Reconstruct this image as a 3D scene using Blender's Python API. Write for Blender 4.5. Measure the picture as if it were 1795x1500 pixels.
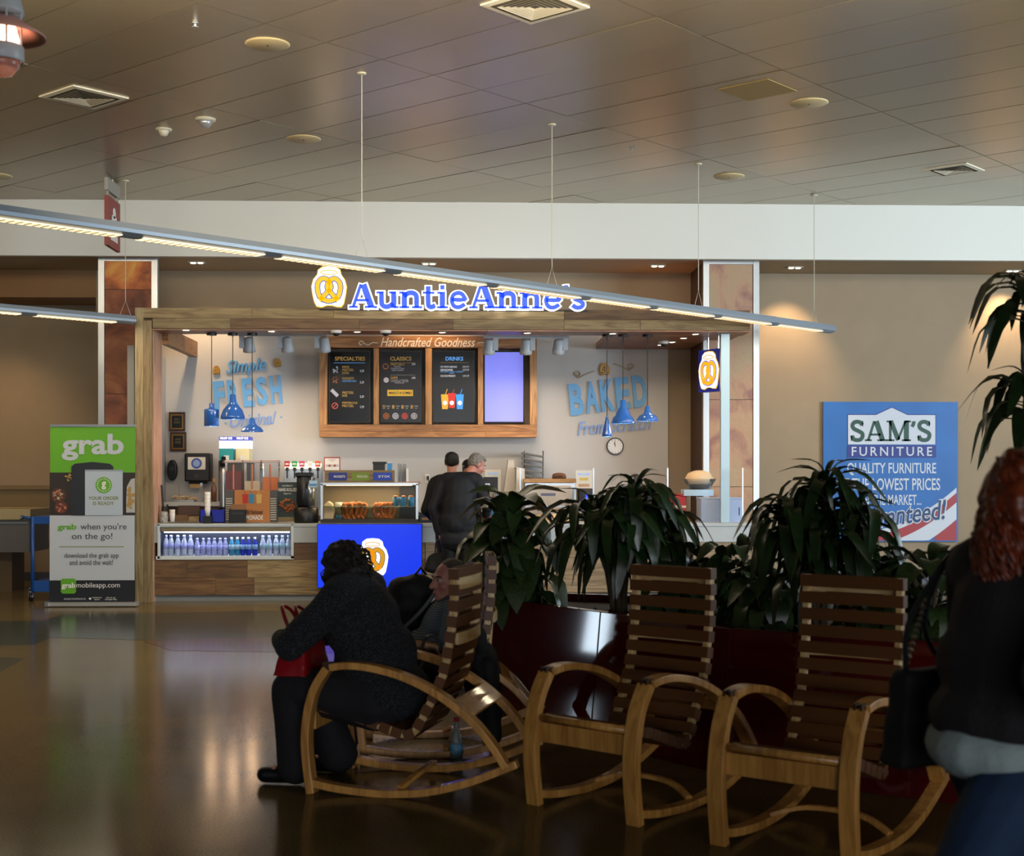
import bpy, bmesh, math, random
from mathutils import Vector, Matrix, noise, Euler
R = random.Random(7)
for o in list(bpy.data.objects): bpy.data.objects.remove(o)
S = bpy.context.scene
COL = S.collection
V = Vector
PI = math.pi
# ------------------------------------------------------------------ camera
FPX, HOR, CU, CAMZ, YAW = 2450.0, 825.0, 897.5, 1.53, math.radians(2.0)
cam = bpy.data.objects.new('camera', bpy.data.cameras.new('camera')); COL.objects.link(cam)
cam.location = (0, 0, CAMZ); cam.rotation_euler = (PI/2, 0, -YAW)
cam.data.sensor_width = 36.0; cam.data.lens = 36.0*FPX/1795.0
cam.data.shift_y = (HOR-750.0)/1795.0
cam.data.clip_start = .05; cam.data.clip_end = 200
cam.data.dof.use_dof = True; cam.data.dof.focus_distance = 15.0; cam.data.dof.aperture_fstop = 4.0
S.camera = cam
# ------------------------------------------------------------------ exposure, world, large lights
S.view_settings.view_transform = 'Standard'; S.view_settings.look = 'None'
S.view_settings.exposure = 0.0; S.view_settings.gamma = 1.0
S.view_settings.use_curve_mapping = False
W = bpy.data.worlds.new('world'); S.world = W; W.use_nodes = True
W.node_tree.nodes['Background'].inputs[0].default_value = (.72, .84, 1.0, 1)
W.node_tree.nodes['Background'].inputs[1].default_value = .33
def area(name, loc, to, sx, sy, energy, color, spread=PI):
    l = bpy.data.lights.new(name, 'AREA'); l.shape = 'RECTANGLE'; l.size = sx; l.size_y = sy
    l.energy = energy; l.color = color; l.spread = spread
    o = bpy.data.objects.new(name, l); COL.objects.link(o); o.location = loc
    o.rotation_euler = (V(to)-V(loc)).to_track_quat('-Z', 'Y').to_euler(); return o
def spot(name, loc, to, energy, color, deg=60, blend=.6, size=.05):
    l = bpy.data.lights.new(name, 'SPOT'); l.energy = energy; l.color = color
    l.spot_size = math.radians(deg); l.spot_blend = blend; l.shadow_soft_size = size
    o = bpy.data.objects.new(name, l); COL.objects.link(o); o.location = loc
    o.rotation_euler = (V(to)-V(loc)).to_track_quat('-Z', 'Y').to_euler(); return o
def point(name, loc, energy, color, size=.03):
    l = bpy.data.lights.new(name, 'POINT'); l.energy = energy; l.color = color; l.shadow_soft_size = size
    o = bpy.data.objects.new(name, l); COL.objects.link(o); o.location = loc; return o
area('daylight_rear', (6, -24, 2.2), (1.5, 17.5, 3.0), 20, 3.2, 2200, (.92, .96, 1.0))
area('daylight_right', (13.2, 8.6, 3.0), (2.5, 17.5, 3.9), 6, 3.6, 900, (.70, .86, 1.0), 2.2)
area('daylight_left', (-12.8, 11.75, .95), (0, 8.2, .8), .36, .75, 22, (.72, .87, 1.0))
area('wall_fill_light', (-1.5, 9.3, 4.8), (-1.0, 17.5, 2.7), 11, 1, 300, (1.0, .84, .62), 2.4)  # added warm panel out of view, aimed to lift fascia and back wall
# ------------------------------------------------------------------ pixel to place
FW = V((math.sin(YAW), math.cos(YAW), 0)); RT = V((math.cos(YAW), -math.sin(YAW), 0))
def CW(x, d, z=0): return RT*x + FW*d + V((0, 0, z))     # offsets seen from the camera post to a place in the hall
def ray(u, v): return FW + RT*((u-CU)/FPX) + V((0, 0, (HOR-v)/FPX))
def Q(u, v, Y):
    d = ray(u, v); return V((0, 0, CAMZ)) + d*(Y/d.y)
def QZ(u, v, Z):
    d = ray(u, v); return V((0, 0, CAMZ)) + d*((Z-CAMZ)/d.z)
def QD(u, v, D): return V((0, 0, CAMZ)) + ray(u, v)*D
# ------------------------------------------------------------------ materials
def lin(h):
    c = [int(h[i:i+2], 16)/255 for i in (0, 2, 4)]
    return tuple((x/12.92 if x <= .04045 else ((x+.055)/1.055)**2.4) for x in c) + (1,)
MATS = {}
def mat(name, hexc, rough=.5, metal=0, emit=0, emc=None, var=0, nscale=20, bump=0, bscale=60, trans=0, alpha=1, ior=1.45, coat=0, rnd=0, spec=.5, stretch=None):
    if name in MATS: return MATS[name]
    m = bpy.data.materials.new(name); m.use_nodes = True; nt = m.node_tree; N = nt.nodes; L = nt.links
    b = N['Principled BSDF']; c = lin(hexc)
    b.inputs['Base Color'].default_value = c; b.inputs['Roughness'].default_value = rough
    b.inputs['Metallic'].default_value = metal; b.inputs['IOR'].default_value = ior
    b.inputs['Transmission Weight'].default_value = trans; b.inputs['Alpha'].default_value = alpha
    b.inputs['Coat Weight'].default_value = coat; b.inputs['Specular IOR Level'].default_value = spec
    if emit:
        b.inputs['Emission Color'].default_value = lin(emc or hexc); b.inputs['Emission Strength'].default_value = emit
    if var or bump or rnd:
        tc = N.new('ShaderNodeTexCoord'); mp = N.new('ShaderNodeMapping'); L.new(tc.outputs['Object'], mp.inputs[0])
        if stretch: mp.inputs['Scale'].default_value = stretch
        oi = N.new('ShaderNodeObjectInfo')
        if rnd:
            cb = N.new('ShaderNodeVectorMath'); cb.operation = 'MULTIPLY_ADD'
            L.new(oi.outputs['Random'], cb.inputs[0]); cb.inputs[1].default_value = (7, 13, 5); L.new(tc.outputs['Object'], cb.inputs[2]); L.new(cb.outputs[0], mp.inputs[0])
        if var or rnd:
            nz = N.new('ShaderNodeTexNoise'); nz.inputs['Scale'].default_value = nscale; nz.inputs['Detail'].default_value = 6
            L.new(mp.outputs[0], nz.inputs[0])
            rm = N.new('ShaderNodeMapRange'); rm.inputs[1].default_value = .33; rm.inputs[2].default_value = .7
            rm.inputs[3].default_value = 1-var; rm.inputs[4].default_value = 1+var; L.new(nz.outputs[0], rm.inputs[0])
            r2 = N.new('ShaderNodeMapRange'); r2.inputs[3].default_value = 1-rnd; r2.inputs[4].default_value = 1+rnd; L.new(oi.outputs['Random'], r2.inputs[0])
            mu = N.new('ShaderNodeMath'); mu.operation = 'MULTIPLY'; L.new(rm.outputs[0], mu.inputs[0]); L.new(r2.outputs[0], mu.inputs[1])
            mx = N.new('ShaderNodeVectorMath'); mx.operation = 'SCALE'; mx.inputs[0].default_value = c[:3]; L.new(mu.outputs[0], mx.inputs['Scale'])
            L.new(mx.outputs[0], b.inputs['Base Color'])
        if bump:
            n2 = N.new('ShaderNodeTexNoise'); n2.inputs['Scale'].default_value = bscale; n2.inputs['Detail'].default_value = 3; L.new(mp.outputs[0], n2.inputs[0])
            bp = N.new('ShaderNodeBump'); bp.inputs['Strength'].default_value = bump; bp.inputs['Distance'].default_value = .02
            L.new(n2.outputs[0], bp.inputs['Height']); L.new(bp.outputs[0], b.inputs['Normal'])
    MATS[name] = m; return m
def wood(name, hexc, hex2, axis='X', rough=.45, rnd=.18, coat=0):
    m = bpy.data.materials.new(name); m.use_nodes = True; nt = m.node_tree; N = nt.nodes; L = nt.links
    b = N['Principled BSDF']; b.inputs['Roughness'].default_value = rough; b.inputs['Coat Weight'].default_value = coat
    tc = N.new('ShaderNodeTexCoord'); oi = N.new('ShaderNodeObjectInfo')
    cb = N.new('ShaderNodeVectorMath'); cb.operation = 'MULTIPLY_ADD'; L.new(oi.outputs['Random'], cb.inputs[0]); cb.inputs[1].default_value = (17, 31, 23); L.new(tc.outputs['Object'], cb.inputs[2])
    mp = N.new('ShaderNodeMapping'); mp.inputs['Scale'].default_value = {'X': (1.2, 12, 12), 'Z': (12, 12, 1.2), 'Y': (12, 1.2, 12)}[axis]; L.new(cb.outputs[0], mp.inputs[0])
    nz = N.new('ShaderNodeTexNoise'); nz.inputs['Scale'].default_value = 1.6; nz.inputs['Detail'].default_value = 8; nz.inputs['Distortion'].default_value = 1.3; L.new(mp.outputs[0], nz.inputs[0])
    cr = N.new('ShaderNodeValToRGB'); cr.color_ramp.elements[0].color = lin(hex2); cr.color_ramp.elements[1].color = lin(hexc)
    cr.color_ramp.elements[0].position = .33; cr.color_ramp.elements[1].position = .62; L.new(nz.outputs[0], cr.inputs[0])
    r2 = N.new('ShaderNodeMapRange'); r2.inputs[3].default_value = 1-rnd; r2.inputs[4].default_value = 1+rnd; L.new(oi.outputs['Random'], r2.inputs[0])
    mx = N.new('ShaderNodeVectorMath'); mx.operation = 'SCALE'; L.new(cr.outputs[0], mx.inputs[0]); L.new(r2.outputs[0], mx.inputs['Scale'])
    L.new(mx.outputs[0], b.inputs['Base Color'])
    bp = N.new('ShaderNodeBump'); bp.inputs['Strength'].default_value = .15; bp.inputs['Distance'].default_value = .01; L.new(nz.outputs[0], bp.inputs['Height']); L.new(bp.outputs[0], b.inputs['Normal'])
    MATS[name] = m; return m
# ------------------------------------------------------------------ object helpers
def tag(o, label=None, cat=None, group=None, kind=None):
    if label: o['label'] = label
    if cat: o['category'] = cat
    if group: o['group'] = group
    if kind: o['kind'] = kind
    return o
def thing(name, label, cat, loc=(0, 0, 0), rz=0, group=None):
    o = bpy.data.objects.new(name, None); o.empty_display_size = .1; COL.objects.link(o); o.location = loc; o.rotation_euler = (0, 0, rz)
    return tag(o, label, cat, group)
def wm(o):
    m = Matrix.LocRotScale(o.location, o.rotation_euler, o.scale)
    return wm(o.parent) @ m if o.parent else m
def dup(root, loc, rz, label=None, group=None, name=None):
    def cp(o, par):
        c = o.copy(); COL.objects.link(c)
        if par: c.parent = par
        for k in o.children: cp(k, c)
        return c
    r = cp(root, None); r.location = loc; r.rotation_euler = (0, 0, rz)
    if label: r['label'] = label
    if group: r['group'] = group
    return r
def link(name, me, m, parent=None, smooth=False, world=True):
    o = bpy.data.objects.new(name, me); COL.objects.link(o)
    for x in (m if isinstance(m, (list, tuple)) else [m]): me.materials.append(x)
    if parent:
        if world: me.transform(wm(parent).inverted())
        o.parent = parent
    if smooth:
        for p in me.polygons: p.use_smooth = True
    return o
FACE = Matrix(((1, 0, 0, 0), (0, 0, -1, 0), (0, 1, 0, 0), (0, 0, 0, 1)))   # local x right, y up, z towards the hall
class MB:
    def __init__(s): s.v = []; s.f = []; s.mi = []; s.cur = 0
    def add(s, vs, fs, M=None):
        n = len(s.v); s.v += [(M @ V(p)) if M else V(p) for p in vs]
        s.f += [[i+n for i in f] for f in fs]; s.mi += [s.cur]*len(fs); return s
    def box(s, lo, hi, M=None):
        a, b = lo, hi
        vs = [(x, y, z) for z in (a[2], b[2]) for y in (a[1], b[1]) for x in (a[0], b[0])]
        return s.add(vs, [(0, 2, 3, 1), (4, 5, 7, 6), (0, 1, 5, 4), (2, 6, 7, 3), (0, 4, 6, 2), (1, 3, 7, 5)], M)
    def cbox(s, c, d, M=None):
        return s.box([c[i]-d[i]/2 for i in range(3)], [c[i]+d[i]/2 for i in range(3)], M)
    def prect(s, u0, v0, u1, v1, Y, depth):      # a box whose hall-side face stands at plane Y
        a = Q(u0, v0, Y); b = Q(u1, v1, Y); return s.box((a.x, Y, b.z), (b.x, Y+depth, a.z))
    def tube(s, pts, rad, seg=8, cap=True, M=None):
        pts = [V(p) for p in pts]; n = len(pts); rr = rad if isinstance(rad, (list, tuple)) else [rad]*n
        vs = []; ref = None
        for i, p in enumerate(pts):
            t = (pts[min(i+1, n-1)]-pts[max(i-1, 0)]).normalized()
            if ref is None: ref = t.orthogonal().normalized()
            ref = (ref - t*ref.dot(t)).normalized(); bn = t.cross(ref)
            vs += [p + (ref*math.cos(2*PI*k/seg) + bn*math.sin(2*PI*k/seg))*rr[i] for k in range(seg)]
        fs = [(i*seg+k, i*seg+(k+1) % seg, (i+1)*seg+(k+1) % seg, (i+1)*seg+k) for i in range(n-1) for k in range(seg)]
        if cap: fs += [tuple(range(seg))[::-1], tuple((n-1)*seg+k for k in range(seg))]
        return s.add(vs, fs, M)
    def lathe(s, prof, c=(0, 0, 0), seg=20, M=None):  # prof: (radius, height)
        c = V(c); n = len(prof)
        vs = [c + V((r*math.cos(2*PI*k/seg), r*math.sin(2*PI*k/seg), z)) for r, z in prof for k in range(seg)]
        fs = [(i*seg+k, i*seg+(k+1) % seg, (i+1)*seg+(k+1) % seg, (i+1)*seg+k) for i in range(n-1) for k in range(seg)]
        if prof[0][0] > 1e-4: fs.append(tuple(range(seg))[::-1])
        if prof[-1][0] > 1e-4: fs.append(tuple((n-1)*seg+k for k in range(seg)))
        return s.add(vs, fs, M)
    def poly(s, pts, z0, z1, M=None):           # outline in x,y pushed from z0 to z1
        n = len(pts); vs = [(p[0], p[1], z0) for p in pts] + [(p[0], p[1], z1) for p in pts]
        fs = [tuple(range(n))[::-1], tuple(range(n, 2*n))] + [(i, (i+1) % n, n+(i+1) % n, n+i) for i in range(n)]
        return s.add(vs, fs, M)
    def stroke(s, pts, w, z0, z1, M=None, closed=False):
        P = [V((p[0], p[1])) for p in pts]; n = len(P); L_, R_ = [], []
        for i, p in enumerate(P):
            a = P[i-1] if (i > 0 or closed) else None; b = P[(i+1) % n] if (i < n-1 or closed) else None
            d1 = (p-a).normalized() if a is not None else (b-p).normalized(); d2 = (b-p).normalized() if b is not None else d1
            t = (d1+d2); t = t.normalized() if t.length > 1e-6 else d1
            nn = V((-t.y, t.x)); k = 1/max(.55, nn.dot(V((-d1.y, d1.x))))
            L_.append(p+nn*w/2*k); R_.append(p-nn*w/2*k)
        for i in range(n if closed else n-1):
            j = (i+1) % n
            q = [L_[i], R_[i], R_[j], L_[j]]
            s.add([(a.x, a.y, z0) for a in q]+[(a.x, a.y, z1) for a in q], [(3, 2, 1, 0), (4, 5, 6, 7), (0, 1, 5, 4), (1, 2, 6, 5), (2, 3, 7, 6), (3, 0, 4, 7)], M)
        return s
    def disc(s, c, r, z0, z1, M=None, seg=20, ry=None):
        return s.poly([(c[0]+r*math.cos(2*PI*k/seg), c[1]+(ry or r)*math.sin(2*PI*k/seg)) for k in range(seg)], z0, z1, M)
    def sweep(s, path, prof, M=None, closed_prof=True, up=None):   # prof points (side, normal) swept along a path in space
        path = [V(p) for p in path]; n = len(path); m = len(prof); vs = []
        for i, p in enumerate(path):
            t = (path[min(i+1, n-1)]-path[max(i-1, 0)]).normalized(); a = V(up or (1, 0, 0)); a = (a-t*a.dot(t)).normalized(); b = t.cross(a)
            vs += [p+a*q[0]+b*q[1] for q in prof]
        fs = [(i*m+k, i*m+(k+1) % m, (i+1)*m+(k+1) % m, (i+1)*m+k) for i in range(n-1) for k in range(m)]
        fs += [tuple(range(m))[::-1], tuple((n-1)*m+k for k in range(m))]
        return s.add(vs, fs, M)
    def mesh(s, name):
        me = bpy.data.meshes.new(name); me.from_pydata([tuple(p) for p in s.v], [], s.f); me.polygons.foreach_set('material_index', s.mi)
        bm = bmesh.new(); bm.from_mesh(me); bmesh.ops.recalc_face_normals(bm, faces=bm.faces); bm.to_mesh(me); bm.free(); me.update(); return me
    def build(s, name, m, parent=None, smooth=False, bevel=0, world=True):
        o = link(name, s.mesh(name), m, parent, smooth, world)
        if bevel:
            b = o.modifiers.new('bevel', 'BEVEL'); b.width = bevel; b.segments = 2; b.limit_method = 'ANGLE'
        return o
def smooth_path(pts, k=4):
    pts = [V(p) for p in pts]; out = []
    for i in range(len(pts)-1):
        p0, p1, p2, p3 = pts[max(i-1, 0)], pts[i], pts[i+1], pts[min(i+2, len(pts)-1)]
        for j in range(k):
            t = j/k; out.append(.5*((2*p1)+(p2-p0)*t+(2*p0-5*p1+4*p2-p3)*t*t+(3*p1-p0-3*p2+p3)*t**3))
    return out+[pts[-1]]
def struct(name, mb, m, parent=None, **k):
    o = mb.build(name, m, parent, **k); o['kind'] = 'structure'; return o
def text_mesh(s, bold=0, shear=0, extrude=.02, spacing=1):
    c = bpy.data.curves.new('lettering', 'FONT'); c.body = s; c.extrude = extrude; c.offset = bold; c.shear = shear; c.resolution_u = 3; c.space_character = spacing; c.align_x = 'CENTER'
    o = bpy.data.objects.new('lettering', c); COL.objects.link(o)
    me = bpy.data.meshes.new_from_object(o.evaluated_get(bpy.context.evaluated_depsgraph_get()))
    bpy.data.objects.remove(o); bpy.data.curves.remove(c); me.materials.clear(); return me
def txt(parent, s, u0, v0, u1, v1, Y, m, name='lettering', rot=0, shear=0, bold=0, depth=.002, spacing=1):
    me = text_mesh(s, bold, shear, .02, spacing)
    xs = [v.co.x for v in me.vertices]; ys = [v.co.y for v in me.vertices]
    if not xs: return
    a = Q(u0, v0, Y); b = Q(u1, v1, Y); w = b.x-a.x; h = a.z-b.z
    cx, cy = (min(xs)+max(xs))/2, (min(ys)+max(ys))/2
    M = Matrix.Translation(((a.x+b.x)/2, Y, (a.z+b.z)/2)) @ FACE @ Matrix.Rotation(rot, 4, 'Z') @ Matrix.Diagonal((w/(max(xs)-min(xs)), h/(max(ys)-min(ys)), depth/.04, 1)) @ Matrix.Translation((-cx, -cy, 0))
    me.transform(M); return link(name, me, m, parent)
def fr(u, v, Y): return Matrix.Translation(Q(u, v, Y)) @ FACE
def pxm(Y): return Y/FPX
# ================================================================== materials
WOODL = wood('wood_light', '957f55', '6c5431', 'X', .5, .2); WOODV = wood('wood_post', 'a08d66', '78643f', 'Z', .5, .12)
WOODD = wood('wood_brown', '74532f', '4a3018', 'X', .5, .22); WOODS = wood('wood_soffit', '9c6a48', '6f4429', 'X', .4, .12)
WOODM = wood('wood_menu', 'b07a48', '7c4c22', 'X', .45, .15); WOODG = wood('wood_grey', '9a8468', '6d5a44', 'X', .5, .1)
MAPLE = wood('maple', 'd0964c', 'a87234', 'Z', .38, .05, .2); MAPLEB = wood('maple_bars', 'd6b684', 'b3874a', 'X', .4, .05)
WHITE = mat('white_paint', 'd8d4cc', .6); WALLW = mat('white_wall', 'b2b0ae', .7, bump=.05, bscale=120)
TAN = mat('tan_wall', '958268', .75, var=.04, nscale=3, bump=.06, bscale=150); TANB = mat('tan_bulkhead', '8f6a45', .75, var=.04, nscale=3)
BROWN = mat('brown_laminate', '4a3226', .5); FASCIA = mat('fascia_paint', 'd6d4ca', .65, bump=.03, bscale=60)
STEEL = mat('steel', 'a9adb0', .28, .9); STEELW = mat('brushed_trim', 'b4b8ba', .3, .6); ALU = mat('light_housing', '8e979f', .4, .35)
BLACK = mat('black', '0c0c0e', .4); BLACKM = mat('black_matte', '0b0b0c', .8); GREYD = mat('dark_grey', '2a2a2c', .5)
WHT = mat('laminate_white', 'a9aeb0', .4, var=.03, nscale=6); KICK = mat('kick_grey', '7a7a76', .5)
GLASS = mat('clear_glass', 'ffffff', .03, trans=1, ior=1.05, spec=.5); PLASTIC = mat('clear_plastic', 'f4f8fc', .03, trans=.97, ior=1.06)
CREAM = mat('cream_fitting', 'cdb98a', .5); CREAMW = mat('pale_fitting', 'c4bda6', .5)
BLUEL = mat('pendant_blue', '2b5fae', .18, coat=.6); BLUET = mat('letter_blue', '5b9bd0', .5); GOLD = mat('emblem_gold', 'a8772c', .5)
WARMG = mat('warm_lamp', 'ffb070', .5, emit=14, emc='ffc38a'); LAMPW = mat('white_lamp', 'fff4e0', .5, emit=9, emc='fff0d8')
SIGNW = mat('sign_white', 'ffffff', .4, emit=1.5, emc='f2f4ff'); SIGNB = mat('sign_blue', '2a4fe0', .4, emit=.85, emc='2450f0'); SIGNY = mat('sign_yellow', 'd8ac10', .4, emit=.6, emc='f0bc00')
SIGNY2 = mat('sign_gold', 'd9a21a', .4, emit=.55, emc='e0a010'); BOXB = mat('backlit_blue', '0a2fd8', .35, emit=.75, emc='0838f0')
CARAMEL = mat('strap_leather', '5c3615', .5); RED = mat('red_leather', '8e0f18', .35); PAPER = mat('paper', 'd9d5cc', .7)
# ================================================================== setting
def floor_mat():
    m = mat('floor_terrazzo', '6a5a3a', .15, var=.16, nscale=1.3, spec=.08); nt = m.node_tree; N = nt.nodes; L = nt.links
    b = N['Principled BSDF']; src = b.inputs['Base Color'].links[0].from_socket
    tc = [n for n in N if n.type == 'TEX_COORD'][0]
    nz = N.new('ShaderNodeTexNoise'); nz.inputs['Scale'].default_value = 90; nz.inputs['Detail'].default_value = 2; L.new(tc.outputs['Object'], nz.inputs[0])
    rm = N.new('ShaderNodeMapRange'); rm.inputs[1].default_value = .3; rm.inputs[2].default_value = .7; rm.inputs[3].default_value = .72; rm.inputs[4].default_value = 1.3; L.new(nz.outputs[0], rm.inputs[0])
    mx = N.new('ShaderNodeVectorMath'); mx.operation = 'SCALE'; L.new(src, mx.inputs[0]); L.new(rm.outputs[0], mx.inputs['Scale']); L.new(mx.outputs[0], b.inputs['Base Color'])
    return m
FLOOR = floor_mat()
struct('floor', MB().box((-16, -12, -.1), (16, 20, 0)), FLOOR)
def inlay(n, pts, m):
    q = [QZ(u, v, 0) for u, v in pts]; struct(n, MB().poly([(p.x, p.y) for p in q], -.005, .0015), m)
inlay('trim_1', [(-120, 1135), (60, 1130), (88, 1117), (250, 1122), (760, 1108), (1000, 1095), (1000, 1066), (490, 1070), (110, 1077), (75, 1088), (-120, 1090)], mat('floor_blue', '45483f', .15, var=.15, nscale=60, spec=.08))
inlay('trim_2', [(252, 1124), (420, 1119), (760, 1135), (1000, 1140), (1000, 1152), (480, 1143), (300, 1140)], mat('floor_brown', '5a3f28', .15, var=.15, nscale=60, spec=.08))
inlay('trim_3', [(-120, 1177), (0, 1178), (42, 1154), (-60, 1150), (-120, 1150)], mat('floor_blue', '45483f'))
YW = 18.8; ZS = 4.2
xl = Q(168, 700, YW).x
struct('wall_back', MB().box((xl, YW, 0), (16, YW+.2, ZS+.05)), TAN)
struct('wall_alcove', MB().box((-16, 19.7, 0), (xl+.1, 19.9, ZS)), TAN)
zb = Q(100, 521, YW).z
struct('wall_bulkhead', MB().box((-16, YW, zb), (xl, YW+.9, ZS+.05)), TANB)
struct('ceiling_soffit', MB().box((-16, 17.5, ZS), (16, 19.9, ZS+.08)), mat('soffit_paint', 'a8987c', .7))
struct('wall_fascia', MB().box((-16, 17.4, ZS-.02), (16, 17.5, 4.99)), FASCIA)
struct('baseboard_back', MB().box((xl, YW-.02, 0), (16, YW, .18)), mat('base_blue', '4d515a', .5))
struct('baseboard_alcove', MB().box((-16, 19.68, 0), (xl, 19.7, .12)), mat('base_blue', '4d515a', .5))
struct('trim_4', MB().box((-16, 19.62, 1.27), (xl, 19.7, 1.33)).box((-16, 19.66, .95), (xl, 19.7, 1.27)), mat('ledge', '7c6746', .6))
struct('wall_left', MB().box((-14.2, -12, 0), (-14, 20, 4.99)), mat('far_wall', '4a3a28', .8))
struct('wall_right', MB().box((14, -12, 0), (14.2, 4.5, 4.99)).box((14, 4.5, 0), (14.2, 11, .6)).box((14, 11, 0), (14.2, 20, 4.99)), TAN)
# ceiling: metal panels 2.3 m x 0.6 m laid on the diagonal
CEIL = mat('ceiling_metal', '9e937b', .3, .62, rnd=.05, var=.03, nscale=2, bump=.25, bscale=1.1, stretch=(1, .35, 1))
CZ = 4.87
ce = struct('ceiling', MB().box((-16, -12, CZ+.05), (16, 17.6, CZ+.13)), mat('ceiling_slab', 'a89e84', .7))
ang = math.radians(47); eb = V((math.cos(ang), math.sin(ang), 0)); ea = V((math.sin(ang), -math.cos(ang), 0)); org = V((-.25, 11.82, 0))
g = .005
pm = MB().box((g, g, 0), (2.3-g, .6-g, .045)).mesh('ceiling_panel'); pm.materials.append(CEIL)
for i in range(-6, 6):
    for j in range(-14, 16):
        c = org+ea*(2.3*i+1.15)+eb*(.6*j+.3)
        if c.y < 7.6 or c.y > 18.9 or abs(c.x) > .43*c.y+1.4: continue
        o = bpy.data.objects.new('ceiling_panel', pm); COL.objects.link(o); o.parent = ce
        p = org+ea*(2.3*i)+eb*(.6*j)
        o.location = (p.x, p.y, CZ); o.rotation_euler = (R.uniform(-.002, .002), R.uniform(-.0015, .0015), math.atan2(ea.y, ea.x))
struct('trim_5', MB().box((-16, -12, CZ+.01), (16, 6.6, CZ+.05)), CEIL)
# ------------------------------------------------------------------ ceiling fittings
def speaker(u, v, label):
    p = QZ(u, v, CZ); t = thing('ceiling_speaker', label, 'speaker', (p.x, p.y, CZ), 0, 'round ceiling speakers')
    MB().lathe([(.001, -.012), (.16, -.012), (.175, -.004), (.175, .002)], seg=28).build('grille', CREAM, t, True, world=False)
    MB().lathe([(.001, -.016), (.008, -.016), (.008, -.011)], seg=8).build('screw', BLACK, t, world=False)
speaker(469, 77, 'largest round cream ceiling speaker, nearest on the metal ceiling'); speaker(532, 243, 'round cream ceiling speaker behind the two smoke detectors')
speaker(1418, 180, 'round pale ceiling speaker touching the square yellowish access panel'); speaker(1278, 309, 'farthest round cream ceiling speaker close to the white fascia')
speaker(-6, 308, 'round cream ceiling speaker cut off by the frame edge')
def vent(u, v, s, label, sl=True):
    p = QZ(u, v, CZ); t = thing('air_vent', label, 'air vent', (p.x, p.y, CZ), ang, 'square ceiling air vents')
    m = MB(); h = s/2
    for a in range(4):
        m.add([(-h, -h, -.01), (h, -h, -.01), (h-.05, -h+.05, -.014), (-h+.05, -h+.05, -.014), (-h, -h, .002), (h, -h, .002)], [(0, 1, 2, 3), (0, 4, 5, 1)], Matrix.Rotation(a*PI/2, 4, 'Z'))
    m.build('frame', mat('louver_pale', 'e4dcc4', .5), t, world=False)
    MB().box((-h+.05, -h+.05, -.004), (h-.05, h-.05, .0)).build('backing', mat('vent_back', '6e6858', .6), t, world=False)
    for k in range(1, 6):
        r = h-.05-k*.035; m = MB()
        for a in range(4): m.add([(-r, -r, -.018), (r, -r, -.018), (r-.027, -r+.027, -.009), (-r+.027, -r+.027, -.009)], [(0, 1, 2, 3)], Matrix.Rotation(a*PI/2, 4, 'Z'))
        m.build('louver', mat('louver_pale', 'e4dcc4', .5), t, world=False)
vent(147, 170, .56, 'square louvered air vent in the ceiling left of the smoke detectors'); vent(938, 10, .56, 'square louvered air vent at the top edge of the picture'); vent(1672, 297, .5, 'square louvered air vent far right above the white fascia')
p = QZ(1328, 157, CZ); t = thing('access_panel', 'plain square yellowish access panel in the metal ceiling', 'access panel', (p.x, p.y, CZ), ang)
MB().cbox((0, 0, -.003), (.5, .5, .012)).build('panel', mat('aged_yellow', '9a8148', .5), t, bevel=.003, world=False)
def detector(u, v, s, label, tip):
    p = QZ(u, v, CZ); t = thing('smoke_detector', label, 'smoke detector', (p.x, p.y, CZ))
    MB().lathe([(.001, -.02*s), (.09*s, -.02*s), (.095*s, 0)], seg=20).build('base', CREAMW, t, True, world=False)
    MB().lathe([(.001, -.085*s), (.035*s, -.08*s), (.055*s, -.045*s), (.06*s, -.02*s)], seg=16).build('sensor', tip, t, True, world=False)
detector(360, 208, 1.05, 'white smoke detector with a clear lens, the larger of two', STEELW); detector(287, 226, .85, 'small white smoke detector with stepped cone, beside the larger one', CREAMW)
def sprinkler(u, v, label):
    p = QZ(u, v, CZ); t = thing('sprinkler', label, 'sprinkler', (p.x, p.y, CZ))
    MB().lathe([(.03, 0), (.03, -.008), (.012, -.01), (.012, -.03)], seg=12).build('body', STEEL, t, world=False); MB().lathe([(.001, -.035), (.028, -.035), (.028, -.03)], seg=12).build('deflector', STEEL, t, world=False)
sprinkler(342, 40, 'small chrome sprinkler head by the nearest ceiling speaker'); sprinkler(1108, 258, 'small chrome sprinkler head in the middle of the ceiling')
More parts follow.
